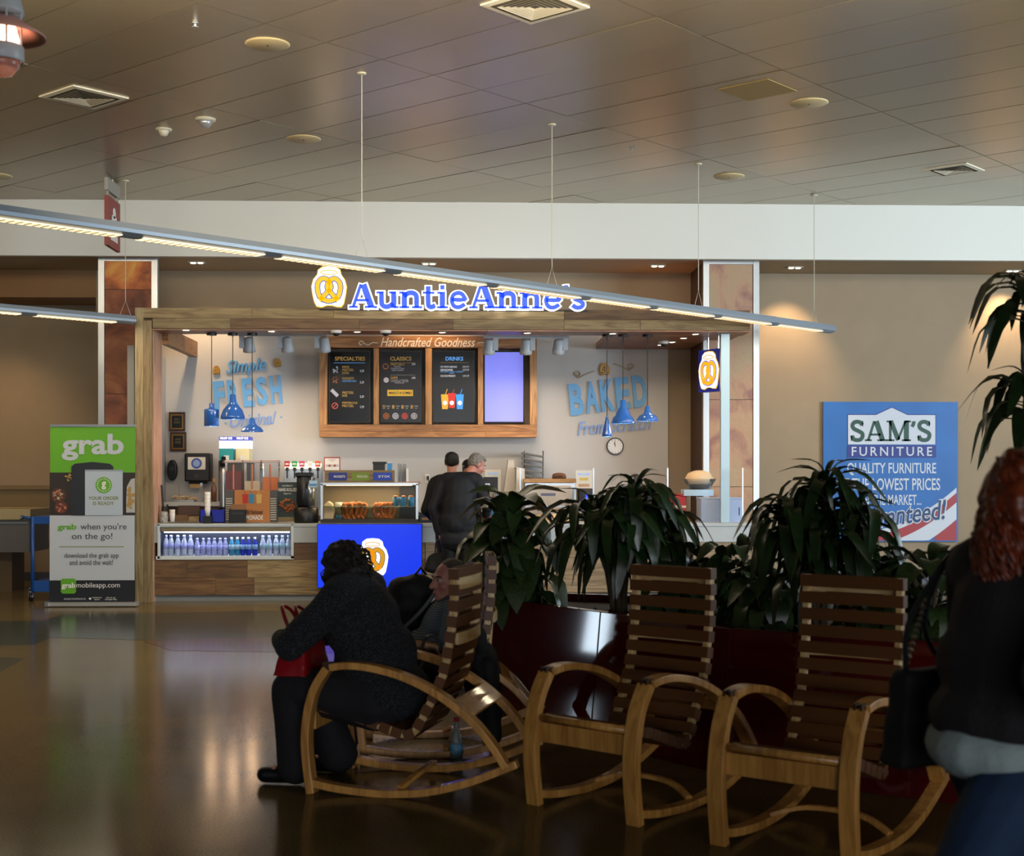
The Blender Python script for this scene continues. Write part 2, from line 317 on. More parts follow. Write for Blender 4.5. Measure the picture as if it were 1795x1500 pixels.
# ------------------------------------------------------------------ linear pendant lights
LED = mat('led_diffuser', 'fff0d0', .5, emit=1.7, emc='ffe0ae')
def linear(zc, cables, u_end, v_end, length, segs, label):
    e = QZ(u_end, v_end, zc); d = V((-math.cos(ang0), -math.sin(ang0), 0))
    t = thing('linear_pendant_light', label, 'ceiling light', (e.x, e.y, zc), math.atan2(d.y, d.x), 'linear suspended lights')
    prof = [(-.09, -.0), (-.07, -.045), (.07, -.045), (.09, 0), (.085, .025), (.03, .05), (-.03, .05), (-.085, .025)]
    MB().sweep([(-.04+.04, 0, 0), (length, 0, 0)], [(a, -b) for a, b in prof], up=(0, 1, 0)).build('housing', ALU, t, world=False)
    for s in segs:
        m = MB().box((s[0], -.062, -.05), (s[1], .062, -.044)); m.build('diffuser', LED, t, world=False)
        c = wm(t) @ V(((s[0]+s[1])/2, 0, -.07)); l = area('strip_light', c, c+V((0, .3, -1)), abs(s[1]-s[0]), .12, 11, (1, .82, .56)); l.rotation_euler = (0, 0, t.rotation_euler[2])
        m = MB(); n = int((s[1]-s[0])/.06)
        for k in range(1, n): x = s[0]+(s[1]-s[0])*k/n; m.box((x-.004, -.062, -.054), (x+.004, .062, -.05))
        m.build('louver_blades', mat('louver_white', 'cfc6b0', .5), t, world=False)
    for uc, vc in cables:
        c = QZ(uc, vc, CZ); off = (c-e); s = off.dot(d)
        m = MB().tube([(s, 0, .22), (s, 0, CZ-zc)], .0045, 6); m.tube([(s-.07, 0, .05), (s, 0, .22), (s+.07, 0, .05)], .003, 5); m.build('cable', mat('cable_pale', 'b9b4a2', .4), t, world=False)
        MB().lathe([(.04, CZ-zc), (.04, CZ-zc-.012), (.012, CZ-zc-.02), (.001, CZ-zc-.02)], (s, 0, 0), 12).build('ceiling_cup', CREAMW, t, world=False)
    return t, d
ang0 = math.radians(44.5)
ZL = 3.27
e1 = QZ(1455, 577, ZL); dd = V((-math.cos(ang0), -math.sin(ang0), 0))
def along(u, e):   # distance along the light where its line meets pixel column u
    r = ray(u, 0); a = V((r.x, r.y)); den = a.x*dd.y-a.y*dd.x; s = -(a.x*e.y-a.y*e.x)/den*-1
    return (a.y*e.x-a.x*e.y)/(a.x*dd.y-a.y*dd.x)
sg = [(1435, 1360), (1345, 1260), (1245, 1148), (1132, 1030), (1011, 868), (845, 698), (667, 489), (457, 245), (207, -30)]
linear(ZL, [(1430, 341), (1245, 283), (1001, 210), (677, 115)], 1455, 577, along(-60, e1), [(along(a, e1), along(b, e1)) for a, b in sg], 'long suspended linear light crossing in front of the lit shop sign')
e2 = QZ(232, 561, ZL)
linear(ZL, [(217, 317)], 232, 561, along(-60, e2), [(along(200, e2), along(62, e2)), (along(33, e2), along(-50, e2))], 'shorter suspended linear light at the left in front of the orange stone column')
# ------------------------------------------------------------------ top-left industrial lamp
p = QD(4, 60, 6.0); t = thing('industrial_pendant_lamp', 'white caged industrial pendant lamp with salmon disc shade, top left', 'pendant lamp', (p.x, p.y, 0)); z0 = p.z
LP = mat('lamp_white', 'b9b9b6', .4)
MB().lathe([(.012, z0+.3), (.012, CZ)], seg=8).build('stem', LP, t, world=False)
MB().lathe([(.001, z0+.34), (.03, z0+.32), (.05, z0+.2), (.075, z0+.16), (.09, z0+.1), (.09, z0+.09)], seg=20).build('cap', LP, t, True, world=False)
MB().lathe([(.06, z0+.07), (.1, z0+.05), (.178, z0-.0), (.18, z0-.012), (.1, z0+.03), (.06, z0+.05)], seg=32).build('shade', mat('salmon', 'd89a88', .45), t, True, world=False)
m = MB()
for k in range(6): a = k*PI/3; m.tube([(.08*math.cos(a), .08*math.sin(a), z0+.09), (.08*math.cos(a), .08*math.sin(a), z0-.1)], .005, 6)
m.build('cage', LP, t, world=False)
MB().lathe([(.086, z0-.05), (.09, z0-.055), (.09, z0-.115), (.086, z0-.12), (.08, z0-.115), (.08, z0-.055)], seg=24).build('ring', LP, t, True, world=False)
MB().lathe([(.001, z0-.11), (.06, z0-.1), (.07, z0-.02), (.05, z0+.05)], seg=20).build('bulb', mat('lamp_glow', 'ffd8c0', .5, emit=5, emc='ffd2b4'), t, True, world=False)
MB().lathe([(.001, z0-.185), (.04, z0-.175), (.07, z0-.14), (.078, z0-.11)], seg=20).build('glass_dome', mat('lamp_glass', 'd8a898', .1, trans=.6), t, True, world=False)
# ------------------------------------------------------------------ hanging sign seen edge-on
p = Q(197, 383, 16.2); t = thing('hanging_sign', 'red square hanging sign with white symbol seen nearly edge-on', 'sign', (p.x, p.y, 0), math.radians(-90))
zt, zb_ = Q(197, 350, 16.2).z, Q(197, 436, 16.2).z; hh = (zt-zb_)
MB().box((-hh/2, -.02, zb_), (hh/2, .02, zt)).build('panel', mat('sign_red', '8a3b34', .5), t, world=False)
MT = Matrix.Translation((0, -.021, (zt+zb_)/2)) @ FACE; MT2 = Matrix.Translation((0, .021, (zt+zb_)/2)) @ Matrix.Rotation(PI, 4, 'Z') @ FACE
for q in (MT, MT2):
    MB().disc((0, hh*.22), hh*.11, 0, .003, q).poly([(-.16, -.2), (.16, -.2), (.1, .09), (-.1, .09)], 0, .003, q).build('symbol', WHITE, t, world=False)
MB().box((-hh/2, -.02, zt+.06), (hh/2, .02, zt+.2)).box((-hh/2+.05, -.01, zt), (-hh/2+.08, .01, zt+.07)).box((hh/2-.08, -.01, zt), (hh/2-.05, .01, zt+.07)).build('bracket', mat('sign_grey', '9a958a', .5), t, world=False)
MB().tube([(0, 0, zt+.2), (0, 0, CZ)], .012, 8).build('rod', CREAMW, t, world=False)
# ================================================================== stone columns
def slate(name, a, b, c):
    m = mat(name, a, .55, var=.2, nscale=4, bump=.3, bscale=14); nt = m.node_tree; N = nt.nodes; L = nt.links; bs = N['Principled BSDF']
    tc = N.new('ShaderNodeTexCoord'); oi = N.new('ShaderNodeObjectInfo'); va = N.new('ShaderNodeVectorMath'); va.operation = 'MULTIPLY_ADD'; L.new(oi.outputs['Random'], va.inputs[0]); va.inputs[1].default_value = (9, 9, 9); L.new(tc.outputs['Object'], va.inputs[2])
    nz = N.new('ShaderNodeTexNoise'); nz.inputs['Scale'].default_value = 2.6; nz.inputs['Detail'].default_value = 9; nz.inputs['Distortion'].default_value = .8; L.new(va.outputs[0], nz.inputs[0])
    cr = N.new('ShaderNodeValToRGB'); e = cr.color_ramp.elements; e[0].color = lin(c); e[0].position = .34; e[1].color = lin(b); e[1].position = .68; x = e.new(.5); x.color = lin(a)
    L.new(nz.outputs[0], cr.inputs[0]); L.new(cr.outputs[0], bs.inputs['Base Color']); return m
SL1 = slate('slate_orange', 'c06a34', 'd89c48', '7a4024'); SL2 = slate('slate_rose', 'a98468', 'a08a6a', '8a6258'); SL3 = slate('slate_brown', '85492e', 'a06a3a', '5a3020')
def column(u0, u1, joints, mats, label, back=YW):
    YF = 17.62; a = Q(u0, 700, YF).x; b = Q(u1, 700, YF).x
    t = thing('stone_column', label, 'column', ((a+b)/2, YF, 0))
    MB().box((a+.03, YF+.03, 0), (b-.03, back, ZS)).build('core', BROWN, t)
    w = .075
    for x in (a, b-w): MB().box((x, YF, 0), (x+w, YF+.09, ZS)).build('corner_trim', STEELW, t)
    MB().box((a+w, YF+.005, ZS-.05), (b-w, YF+.05, ZS)).build('head_trim', STEELW, t)
    zs = [ZS-.05]+[Q(u0, v, YF).z for v in joints]+[0]
    for i in range(len(zs)-1): MB().box((a+w+.006, YF+.012, zs[i+1]+.004), (b-w-.006, YF+.06, zs[i]-.004)).build('stone_panel', mats[i % len(mats)], t)
column(172, 276, [507, 690, 870], [SL1, SL3, SL3, SL3], 'orange slate column with steel corners behind the wooden post', 17.86); column(1233, 1331, [560, 700, 853], [SL2], 'rosy beige slate column with bright steel corners by the counter end')
# ------------------------------------------------------------------ recessed soffit downlights
for u, v, l in ((-70, 456, 'beyond the left edge over the alcove'), (345, 459, 'left of the lit shop sign'), (752, 461, 'above the lit shop sign'), (1153, 465, 'left of the rosy slate column'), (1393, 468, 'just right of the rosy slate column'), (1775, 474, 'at the far right edge')):
    p = QZ(u, v, ZS); t = thing('recessed_downlight', 'recessed soffit downlight with bright twin lamps ' + l, 'downlight', (p.x, p.y, ZS), 0, 'recessed downlights in the soffit')
    MB().box((-.1, -.06, -.012), (.1, .06, .0)).build('trim', CREAMW, t, world=False)
    for x in (-.045, .045): MB().lathe([(.001, -.018), (.034, -.018), (.034, -.012)], (x, 0, 0), 12).build('lamp', LAMPW, t, world=False)
    spot('soffit_spot', (p.x, p.y, ZS-.05), (p.x, p.y+.75, 2.6), 130, (1, .68, .38), 75, .8)
# ================================================================== kiosk canopy
YK = 16.4
t = thing('kiosk_frame', 'wooden portal frame of the pretzel stand with plank beam and left post', 'kiosk frame', Q(250, 1052, YK))
zt_, zm_, zc_ = Q(700, 541, YK).z, Q(700, 559, YK).z, Q(700, 577, YK).z
xa, xb = Q(237, 700, YK).x, Q(1315, 700, YK).x
def planks(z0, z1, x0, x1, lens, y0, y1, m, par, name='plank'):
    x = x0; i = 0
    while x < x1-.01:
        w = min(lens[i % len(lens)], x1-x); w = x1-x if x1-x-w < .15 else w
        MB().box((x+.0015, y0+R.uniform(0, .003), z0+.0015), (x+w-.0015, y1, z1-.0015)).build(name, m[R.randrange(len(m))] if isinstance(m, list) else m, par); x += w; i += 1
planks(zm_, zt_, xa, xb, [1.35, .95, 1.5, 1.2], YK, YK+.06, [WOODL, WOODD], t); planks(zc_, zm_, xa+.2, xb, [.9, 1.5, 1.1, 1.3], YK, YK+.06, [WOODL, WOODD], t)
MB().box((xa+.02, YK+.06, zc_), (xb-.02, YK+.5, zt_-.02)).build('beam_core', WOODD, t)
x2 = Q(266, 700, YK).x
MB().box((xa, YK-.004, 0), (Q(251, 700, YK).x, YK+.5, zt_)).build('post_plank', WOODV, t); MB().box((Q(251, 700, YK).x+.002, YK, 0), (x2, YK+.5, zc_+.09)).build('post_plank', wood('wood_post_dark', '8d7650', '665030', 'Z', .5, .1), t)
MB().box((x2, YK+.06, 0), (x2+.012, YK+.5, zc_)).build('jamb_plank', wood('wood_jamb_lit', 'c49a80', '9c7258', 'Z', .5, .05), t)  # jamb wood tinted pinker and paler: light from inside the kiosk put into its colour
for k in range(3): planks(zc_-.02, zc_-.002, x2, xb, [2.2, 1.7, 2.6], YK+.16*k+.002, YK+.16*k+.158, WOODS, t, 'soffit_plank')
xr = Q(1078, 700, YK).x
for k in range(5): MB().box((xr+.25*k, YK+.485, zc_-.02), (xr+.25*k+.247, YW-.02, zc_-.002)).build('soffit_plank', WOODS, t)
MB().box((xr, YK+.49, zc_), (xb, YW-.02, zc_+.06)).build('side_canopy', WOODS, t)
MB().box((x2, YK+.49, zc_-.14), (Q(310, 700, 17.3).x-.02, YW-.04, zc_+.06)).build('side_canopy', WOODM, t)
a = Q(1264, 700, 16.6).x; b = Q(1279, 700, 16.6).x
MB().box((a, 16.6, .912), (b, 16.68, zc_-.021)).build('steel_post', mat('pale_blue_steel', '9fb4bd', .35, .3), t)
# inner walls
struct('wall_kiosk', MB().box((Q(285, 700, YW).x, YW-.05, 0), (Q(1170, 700, YW).x, YW, 3.62)), WALLW)
struct('wall_kiosk_left', MB().box((Q(292, 700, 18.7).x-.1, 16.95, 0), (Q(292, 700, 18.7).x-.02, YW-.05, zc_-.15)), mat('side_wall', '9a9996', .7))
YB = YW-.05
# canopy downlights
for i, (u, v) in enumerate([(326, 578), (476, 580), (626, 581), (775, 582), (924, 583), (1074, 584), (1219, 585), (1198, 592), (1178, 599), (1158, 604)]):
    p = QZ(u, v, zc_-.02); t = thing('canopy_downlight', 'small recessed lamp in the wooden canopy, ' + ['first', 'second', 'third', 'fourth', 'fifth', 'sixth', 'seventh', 'eighth', 'ninth', 'tenth'][i] + ' along the row from the left post', 'downlight', p, 0, 'small downlights in the canopy')
    MB().lathe([(.05, 0), (.05, -.006), (.036, -.008), (.036, -.002)], seg=16).build('trim', WHITE, t, world=False); MB().lathe([(.001, -.004), (.036, -.004)], seg=14).build('lens', LAMPW, t, world=False)
    if i in (0, 1, 2, 4, 5, 6): spot('canopy_spot', (p.x, p.y+.05, p.z-.03), (p.x, p.y+.5, .9), 26, (1, .72, .46), 95, .9)
    if i in (7, 9): spot('canopy_spot', (p.x, p.y, p.z-.03), (p.x-.4, p.y+.3, .9), 16, (1, .72, .46), 95, .9)
for u, v, l in ((589, 579, 'left of the two over the menu'), (676, 579, 'right of the two over the menu'), (1163, 598, 'above the right end of the counter')):
    p = QZ(u, v, zc_-.02); t = thing('dome_camera', 'small white dome security camera, ' + l, 'camera', p)
    MB().lathe([(.065, 0), (.065, -.025), (.05, -.035)], seg=18).build('housing', WHITE, t, True, world=False); MB().lathe([(.04, -.03), (.036, -.055), (.001, -.07)], seg=16).build('dome', BLACK, t, True, world=False)
# track lights
def track(u0, u1, v, heads, side, label):
    YT = 17.3; a = Q(u0, v, YT); b = Q(u1, v, YT)
    t = thing('track_light', label, 'track light', (a+b)/2); TW = mat('track_white', 'b8bcc0', .4)
    MB().box((a.x, YT-.02, a.z-.02), (b.x, YT+.02, a.z+.015)).build('rail', TW, t)
    for u in (u0+12, u1-12): MB().tube([Q(u, v, YT), Q(u, v, YT)+V((0, 0, .22))], .008, 6).build('hanger', TW, t)
    for u in heads:
        p = Q(u, v, YT); MB().box((p.x-.03, YT-.025, p.z-.17), (p.x+.03, YT+.025, p.z-.02)).build('adapter', TW, t)
        c = p+V((.085*side, .02, -.12)); h = MB().lathe([(.03, .09), (.055, .08), (.075, -.05), (.078, -.09), (.06, -.09)], seg=18, M=Matrix.Translation(c) @ Matrix.Rotation(math.radians(22), 4, 'X')).build('lamp_head', TW, t, True)
        MB().lathe([(.001, -.07), (.06, -.07)], seg=14, M=Matrix.Translation(c) @ Matrix.Rotation(math.radians(22), 4, 'X')).build('lens', LAMPW, h)
        spot('track_spot', c+V((0, .06, -.12)), (c.x+R.uniform(-.1, .1), YB, 1.5), 30, (1, .84, .66), 85, .9)
track(418, 572, 586, [424, 491, 556], 1, 'white track light with three heads over the left wall lettering'); track(848, 998, 590, [869, 934, 991], -1, 'white track light with three heads in front of the blank screen')
# ================================================================== emblem
def emblem(par, M, w, m_edge, m_white, m_pret, m_line, dz=.006, base=0.0):
    s = w/2.18; T = lambda x, y: ((x-161)/100*s, (217-y)/100*s)
    out = [T(*p) for p in [(88, 140), (92, 112), (120, 92), (161, 88), (205, 92), (230, 112), (236, 140), (258, 172), (270, 215), (264, 262), (252, 320), (236, 342), (205, 340), (180, 332), (145, 332), (115, 344), (84, 338), (70, 312), (58, 262), (52, 215), (64, 170)]]
    def grow(ps, k): return [(x*k, y*k) for x, y in ps]
    MB().poly(out, base-.01, base+dz, M).build('outline', m_edge, par); MB().poly(grow(out, .955), base, base+dz*1.6, M).build('backing', m_white, par)
    pr = smooth_path([(x, y, 0) for x, y in [T(*p) for p in [(103, 302), (150, 252), (172, 222), (164, 190), (140, 168), (112, 172), (93, 200), (94, 245), (112, 284), (160, 304), (210, 284), (228, 245), (229, 200), (208, 172), (184, 168), (160, 190), (152, 222), (172, 252), (217, 302)]]], 4)
    pr = [(p.x, p.y) for p in pr]
    MB().stroke(pr, .36*s, base, base+dz*2.2, M).build('pretzel_edge', m_line, par); MB().stroke(pr, .25*s, base, base+dz*3, M).build('pretzel', m_pret, par)
    MB().stroke([T(161+50*math.cos(a), 130+13*math.sin(a)) for a in [2*PI*k/20 for k in range(20)]], .06*s, base, base+dz*2.4, M, True).build('halo', m_pret, par)
# slab-serif letters drawn as strokes: (points, width)
GL = {'A': (1.06, [([(.14, .03), (.45, .97)], .12), ([(.86, .03), (.54, .97)], .25), ([(.26, .32), (.76, .32)], .1), ([(-.02, .045), (.32, .045)], .09), ([(.6, .045), (1.08, .045)], .09)]),
 'u': (.9, [([(.2, .68), (.2, .24), (.26, .1), (.4, .055), (.55, .1), (.64, .2)], .19), ([(.68, .68), (.68, 0)], .21), ([(0, .635), (.28, .635)], .09), ([(.5, .635), (.76, .635)], .09), ([(.68, .045), (.88, .045)], .09)]),
 'n': (.92, [([(.2, .66), (.2, 0)], .21), ([(.2, .46), (.32, .6), (.48, .63), (.62, .58), (.68, .44), (.68, 0)], .19), ([(0, .635), (.2, .635)], .09), ([(-.01, .045), (.39, .045)], .09), ([(.5, .045), (.9, .045)], .09)]),
 't': (.56, [([(.22, .9), (.22, .2), (.27, .08), (.36, .06), (.5, .12)], .19), ([(.01, .635), (.46, .635)], .09)]),
 'i': (.46, [([(.22, .68), (.22, 0)], .21), ([(.02, .635), (.22, .635)], .09), ([(0, .045), (.44, .045)], .09), ([(.14, .86), (.3, .86)], .17)]),
 'e': (.78, [([(.12, .36), (.62, .36), (.6, .5), (.5, .61), (.36, .63), (.22, .57), (.14, .42), (.14, .26), (.22, .1), (.36, .05), (.5, .08), (.64, .18)], .16)]),
 's': (.66, [([(.52, .52), (.42, .6), (.28, .6), (.17, .52), (.2, .41), (.38, .33), (.5, .24), (.5, .13), (.4, .06), (.24, .06), (.1, .16)], .17)]),
 "'": (.3, [([(.14, .97), (.14, .86), (.06, .7)], .17)]),
 'S': (.76, [([(.6, .78), (.52, .9), (.36, .94), (.2, .9), (.12, .75), (.2, .6), (.44, .48), (.6, .38), (.62, .22), (.52, .08), (.34, .05), (.18, .1), (.1, .26)], .19), ([(.62, .98), (.62, .72)], .06), ([(.08, .02), (.08, .28)], .06)]),
 'M': (1.2, [([(.18, 0), (.18, 1)], .12), ([(.2, .98), (.58, .06)], .22), ([(.56, .06), (.94, .98)], .1), ([(.98, 0), (.98, 1)], .24), ([(0, .045), (.38, .045)], .09), ([(.76, .045), (1.2, .045)], .09), ([(0, .955), (.24, .955)], .09), ([(.94, .955), (1.2, .955)], .09)]),
 'B': (.9, [([(.2, 0), (.2, 1)], .22), ([(.0, .955), (.5, .955), (.62, .88), (.62, .62), (.5, .54), (.2, .54), (.56, .52), (.7, .4), (.7, .14), (.56, .05), (0, .05)], .12)])}
def slab(par, s, u0, v0, u1, v1, Y, layers, name='letter', gap=.0, squash=1):
    tot = sum(GL[c][0]+gap for c in s if c != ' ')+.06*s.count(' '); a = Q(u0, v1, Y); b = Q(u1, v0, Y); kx = (b.x-a.x)/tot; ky = b.z-a.z; x = 0
    for c in s:
        if c == ' ': x += .06; continue
        M = Matrix.Translation((a.x+x*kx, Y, a.z)) @ FACE @ Matrix.Diagonal((kx, ky, 1, 1)); p0 = None
        for m, gr, z0, z1 in layers:
            mb = MB()
            for pts, w in GL[c][1]:
                q = [V((p[0], p[1], 0)) for p in pts]
                if len(q) > 2: q = smooth_path(q, 3)
                if gr:
                    e0 = (q[0]-q[1]).normalized()*gr/2; e1 = (q[-1]-q[-2]).normalized()*gr/2; q = [q[0]+e0]+q[1:-1]+[q[-1]+e1]
                mb.stroke([(p.x, p.y) for p in q], w+gr, z0, z1, M)
            o = mb.build(name if p0 is None else 'letter_face', m, p0 or par); p0 = p0 or o
        x += GL[c][0]+gap
t = thing('shop_sign', 'glowing blue shop name with yellow pretzel jar emblem above the beam', 'sign', Q(790, 540, 16.3))
MB().prect(560, 541, 1030, 545, 16.38, .04).build('raceway', GREYD, t)
emblem(t, fr(577, 503, 16.28), Q(609, 503, 16.28).x-Q(546, 503, 16.28).x, SIGNY, SIGNW, SIGNY, mat('sign_line', '3858c0', .4, emit=.5), .012)
slab(t, "Auntie Anne's", 613, 499, 1028, 540, 16.34, [(SIGNW, .11, -.05, .0), (SIGNB, 0, .0, .03)])
# ================================================================== menu board
t = thing('menu_board', 'wooden menu frame on the white wall holding four screens', 'menu board', Q(750, 765, 18.5))
YM = 18.45
def rect(par, name, u0, v0, u1, v1, Y, dep, m, **k): return MB().prect(u0, v0, u1, v1, Y, dep).build(name, m, par, **k)
MB().prect(562, 600, 941, 760, 18.69, .05).build('back_panel', wood('wood_back', '6b5a44', '4a3c2c', 'Z', .6, .05), t)
rect(t, 'header_plank', 560, 588, 941, 610, YM, .29, WOODM)
rect(t, 'sill_plank', 560, 744, 760, 756, YM, .29, WOODM); rect(t, 'sill_plank', 760.3, 744, 941, 756, YM, .29, WOODM); rect(t, 'sill_plank', 560, 756.2, 850, 766, YM, .29, WOODM); rect(t, 'sill_plank', 850.3, 756.2, 941, 766, YM, .29, WOODM)
WOODMV = wood('wood_menu_upright', 'b5844e', '825226', 'Z', .45, .15)
for a, b in ((560, 573), (655, 664), (746, 757), (838, 847), (929, 941)): rect(t, 'upright', a, 610.2, b, 743.8, YM, .29, WOODMV)
txt(t, 'Handcrafted Goodness', 667, 591, 833, 608, YM-.004, mat('letter_cream', 'd8cdbb', .6), shear=.35, bold=.01)
m = MB()
for sx, u in ((1, 633), (-1, 866)):
    M = fr(u, 602, YM-.003); s = pxm(YM)
    m.stroke([(sx*(22+5*math.cos(a)*(1-a/9)-22)*s, (5*math.sin(a))*(1-a/9)*s) for a in [k*.5 for k in range(13)]], .012, 0, .004, M); m.stroke([(sx*5*s, 0), (sx*12*s, -3*s), (sx*20*s, 2*s), (sx*29*s, 1*s)], .01, 0, .004, M)
m.build('flourish', mat('letter_cream', 'd8cdbb', .6), t)
SCR = mat('screen_black', '060608', .2, spec=.25); SG = mat('text_gold', 'b08840', .5, emit=.25); SW_ = mat('text_white', 'cfcfd8', .5, emit=.4); SB = mat('text_blue', '5a9be0', .5, emit=.6); SRED = mat('text_red', 'a03a34', .5, emit=.25)
SORN = mat('pic_brown', '8a4a22', .5, emit=.2); SGR = mat('pic_grey', '9a98a0', .5, emit=.25)
def screen(u0, u1, v0, v1, label):
    q = thing('menu_screen', label, 'screen', Q((u0+u1)/2, v1, 18.6)); rect(q, 'bezel', u0, v0, u1, v1, 18.58, .06, BLACK, bevel=.004); return q
YT = 18.575
q = screen(576, 650, 614, 741, 'black menu screen headed SPECIALTIES'); rect(q, 'display', 578, 616, 648, 739, YT, .01, SCR)
txt(q, 'SPECIALTIES', 587, 625, 640, 632, YT-.003, SG, bold=.02); rect(q, 'rule', 585, 635.5, 640, 636.3, YT-.002, .003, SB)
for (vs, ls) in ((641, ['MINI', 'PRETZEL', 'DOGS']), (661, ['NUGGETS']), (686, ['PRETZEL', 'DOG']), (704, ['PEPPERONI', 'PRETZEL'])):
    for k, l in enumerate(ls): txt(q, l, 600, vs+5.2*k, 600+2.9*len(l), vs+5.2*k+4, YT-.003, SG, bold=.01)
    txt(q, '5.29', 631, vs+7, 638, vs+11, YT-.003, SW_)
txt(q, 'MADE FRESH DAILY', 600, 666.5, 625, 669, YT-.003, SB)
for k, (u, v) in enumerate(((587, 648), (587, 666), (587, 690), (587, 711))):
    M = fr(u, v, YT-.002); s = pxm(18.6); m = MB()
    if k == 2: m.stroke([(-6*s, 7*s), (5*s, -4*s)], 6*s, 0, .002, M)
    elif k == 3: m.stroke([(5*math.cos(a)*s, 5*math.sin(a)*s) for a in [2*PI*j/12 for j in range(12)]], 1.6*s, 0, .002, M, True).stroke([(-3*s, -3*s), (3*s, 3*s)], 1.5*s, 0, .002, M)
    else:
        for j in range(9): m.disc((R.uniform(-5, 5)*s, R.uniform(-5, 5)*s), R.uniform(1, 2)*s, 0, .002+.0003*j, M, 7)
    m.build('picture', [SGR, SORN, SGR, SRED][k], q)
q = screen(666, 740, 614, 741, 'black menu screen headed CLASSICS'); rect(q, 'display', 668, 616, 738, 739, YT, .01, mat('screen_brown', '0c0909', .2, spec=.25))
txt(q, 'CLASSICS', 684, 625, 721, 632, YT-.003, SG, bold=.02); rect(q, 'rule', 684, 635.5, 728, 636, YT-.002, .003, SG); rect(q, 'rule', 684, 657, 728, 657.4, YT-.002, .003, SGR)
txt(q, 'PRETZELS', 685, 636.7, 709, 640.5, YT-.003, SG); txt(q, 'ORIGINAL\nCINNAMON SUGAR\nSWEET ALMOND', 685, 641.5, 709, 650, YT-.003, SGR); txt(q, 'DIPS', 685, 660, 697, 664, YT-.003, SG); txt(q, 'CHEESE  CARAMEL\nMARINARA  GLAZE\nMUSTARD', 685, 665, 716, 672, YT-.003, SGR)
for v in (636.5, 660.5): txt(q, '3.99', 722, v, 728, v+3.5, YT-.003, SW_)
MB().stroke([(4.5*math.cos(a)*pxm(18.6), 4.5*math.sin(a)*pxm(18.6)) for a in [2*PI*j/12 for j in range(12)]], .012, 0, .002, fr(676, 642, YT-.002), True).build('picture', SORN, q); MB().disc((0, 0), 4.6*pxm(18.6), 0, .002, fr(677, 666, YT-.002)).build('picture', SGR, q)
rect(q, 'combo_bubble', 679, 683, 724, 694, YT-.002, .003, mat('pic_yellow', 'b8942a', .5, emit=.35)); txt(q, 'MAKE IT A COMBO', 682, 686, 722, 690.5, YT-.005, BLACK, bold=.02)
for k in range(4):
    u = 671+16.3*k; rect(q, 'number_box', u, 710, u+4, 716, YT-.002, .003, SG); txt(q, str(k+1), u+1, 711, u+3, 715, YT-.005, BLACK); txt(q, 'COMBO\n8.49', u+6, 710.5, u+13, 717, YT-.003, SGR)
    MB().stroke([(4.6*math.cos(a)*pxm(18.6), 4.6*math.sin(a)*pxm(18.6)) for a in [2*PI*j/10 for j in range(10)]], .016, 0, .002, fr(u+6, 729, YT-.002), True).disc((0, 0), .02, 0, .002, fr(u+6, 729, YT-.002), 8).build('picture', [SORN, SGR, SRED, SGR][k], q)
q = screen(758, 833, 614, 741, 'black menu screen headed DRINKS with three cups'); rect(q, 'display', 760, 616, 831, 739, YT, .01, SCR)
txt(q, 'DRINKS', 781, 625, 812, 632, YT-.003, SB, bold=.03); rect(q, 'rule', 772, 635, 822, 635.6, YT-.002, .003, SG)
for v, l in ((641, 'OLD FASHION LEMONADE'), (646.5, 'LEMONADE MIXERS'), (657, 'COLD SOLD PRODUCTS')): txt(q, l, 772, v, 772+1.45*len(l), v+3.4, YT-.003, SW_, bold=.01); txt(q, '3.29 3.79', 811, v, 822, v+3.4, YT-.003, SW_)
txt(q, 'STRAWBERRY  MANGO  BLUEBERRY\nCHERRY', 772, 650.5, 812, 655, YT-.003, SB)
for k, (u, c) in enumerate(((780, 'c8962c'), (792, 'b3261e'), (806, '2f86d6'))):
    s = pxm(18.6); mm = mat('cup_%d' % k, c, .5, emit=.5); m = MB().poly([(-5*s, -13*s), (5*s, -13*s), (7*s, 13*s), (-7*s, 13*s)], 0, .003+.001*k, fr(u, 704-(2 if k == 1 else 0), YT-.002)); m.stroke([(1*s, 13*s), (4*s, 22*s)], 1.2*s, 0, .003, fr(u, 704, YT-.002)); m.build('cup_picture', mm, q)
    MB().disc((0, -2*s), 4*s, .002, .006, fr(u, 704, YT-.002), 14).build('cup_badge', SW_, q)
q = screen(848, 919, 615, 741, 'blank lavender blue lit screen at the right of the menu'); rect(q, 'display', 850, 617, 917, 739, YT, .01, mat('screen_lavender', '7f83e8', .15, emit=.62, emc='8488f2', spec=.2))
# ================================================================== wall lettering
BL = math.radians(5.5)
t = thing('wall_lettering', 'pale blue raised lettering reading Simple FRESH Original on the kiosk wall', 'wall lettering', Q(435, 750, YB))
txt(t, 'Simple', 396, 629, 467, 658, YB, BLUET, rot=BL, shear=.4, bold=.012, depth=.05); txt(t, 'Original', 403, 724, 486, 753, YB, mat('letter_lilac', '7c98cc', .5), rot=BL, shear=.4, bold=.012, depth=.05)
def bigword(par, s, us, v0, v1, tilt, w):
    for i, c in enumerate(s): txt(par, c, us[i]-w/2, v0-tilt*i, us[i]+w/2, v1-tilt*i, YB, BLUET, 'letter', rot=BL, bold=.035, depth=.07)
bigword(t, 'FRESH', [385, 409, 435, 459, 484], 668, 718, 2.6, 19)
for u in (396, 493): MB().disc((0, 0), .012, 0, .02, fr(u, 742 if u < 450 else 731, YB)).build('dot', BLUET, t)
for u, v in ((380, 649), (487, 636)): emblem(t, fr(u, v, YB) @ Matrix.Rotation(BL, 4, 'Z'), .1, GOLD, GOLD, mat('gold_light', 'c29a4e', .5), mat('gold_dark', '6e4c18', .5), .006, .02)
t = thing('wall_lettering', 'pale blue raised lettering reading BAKED From Scratch on the kiosk wall', 'wall lettering', Q(1065, 760, YB))
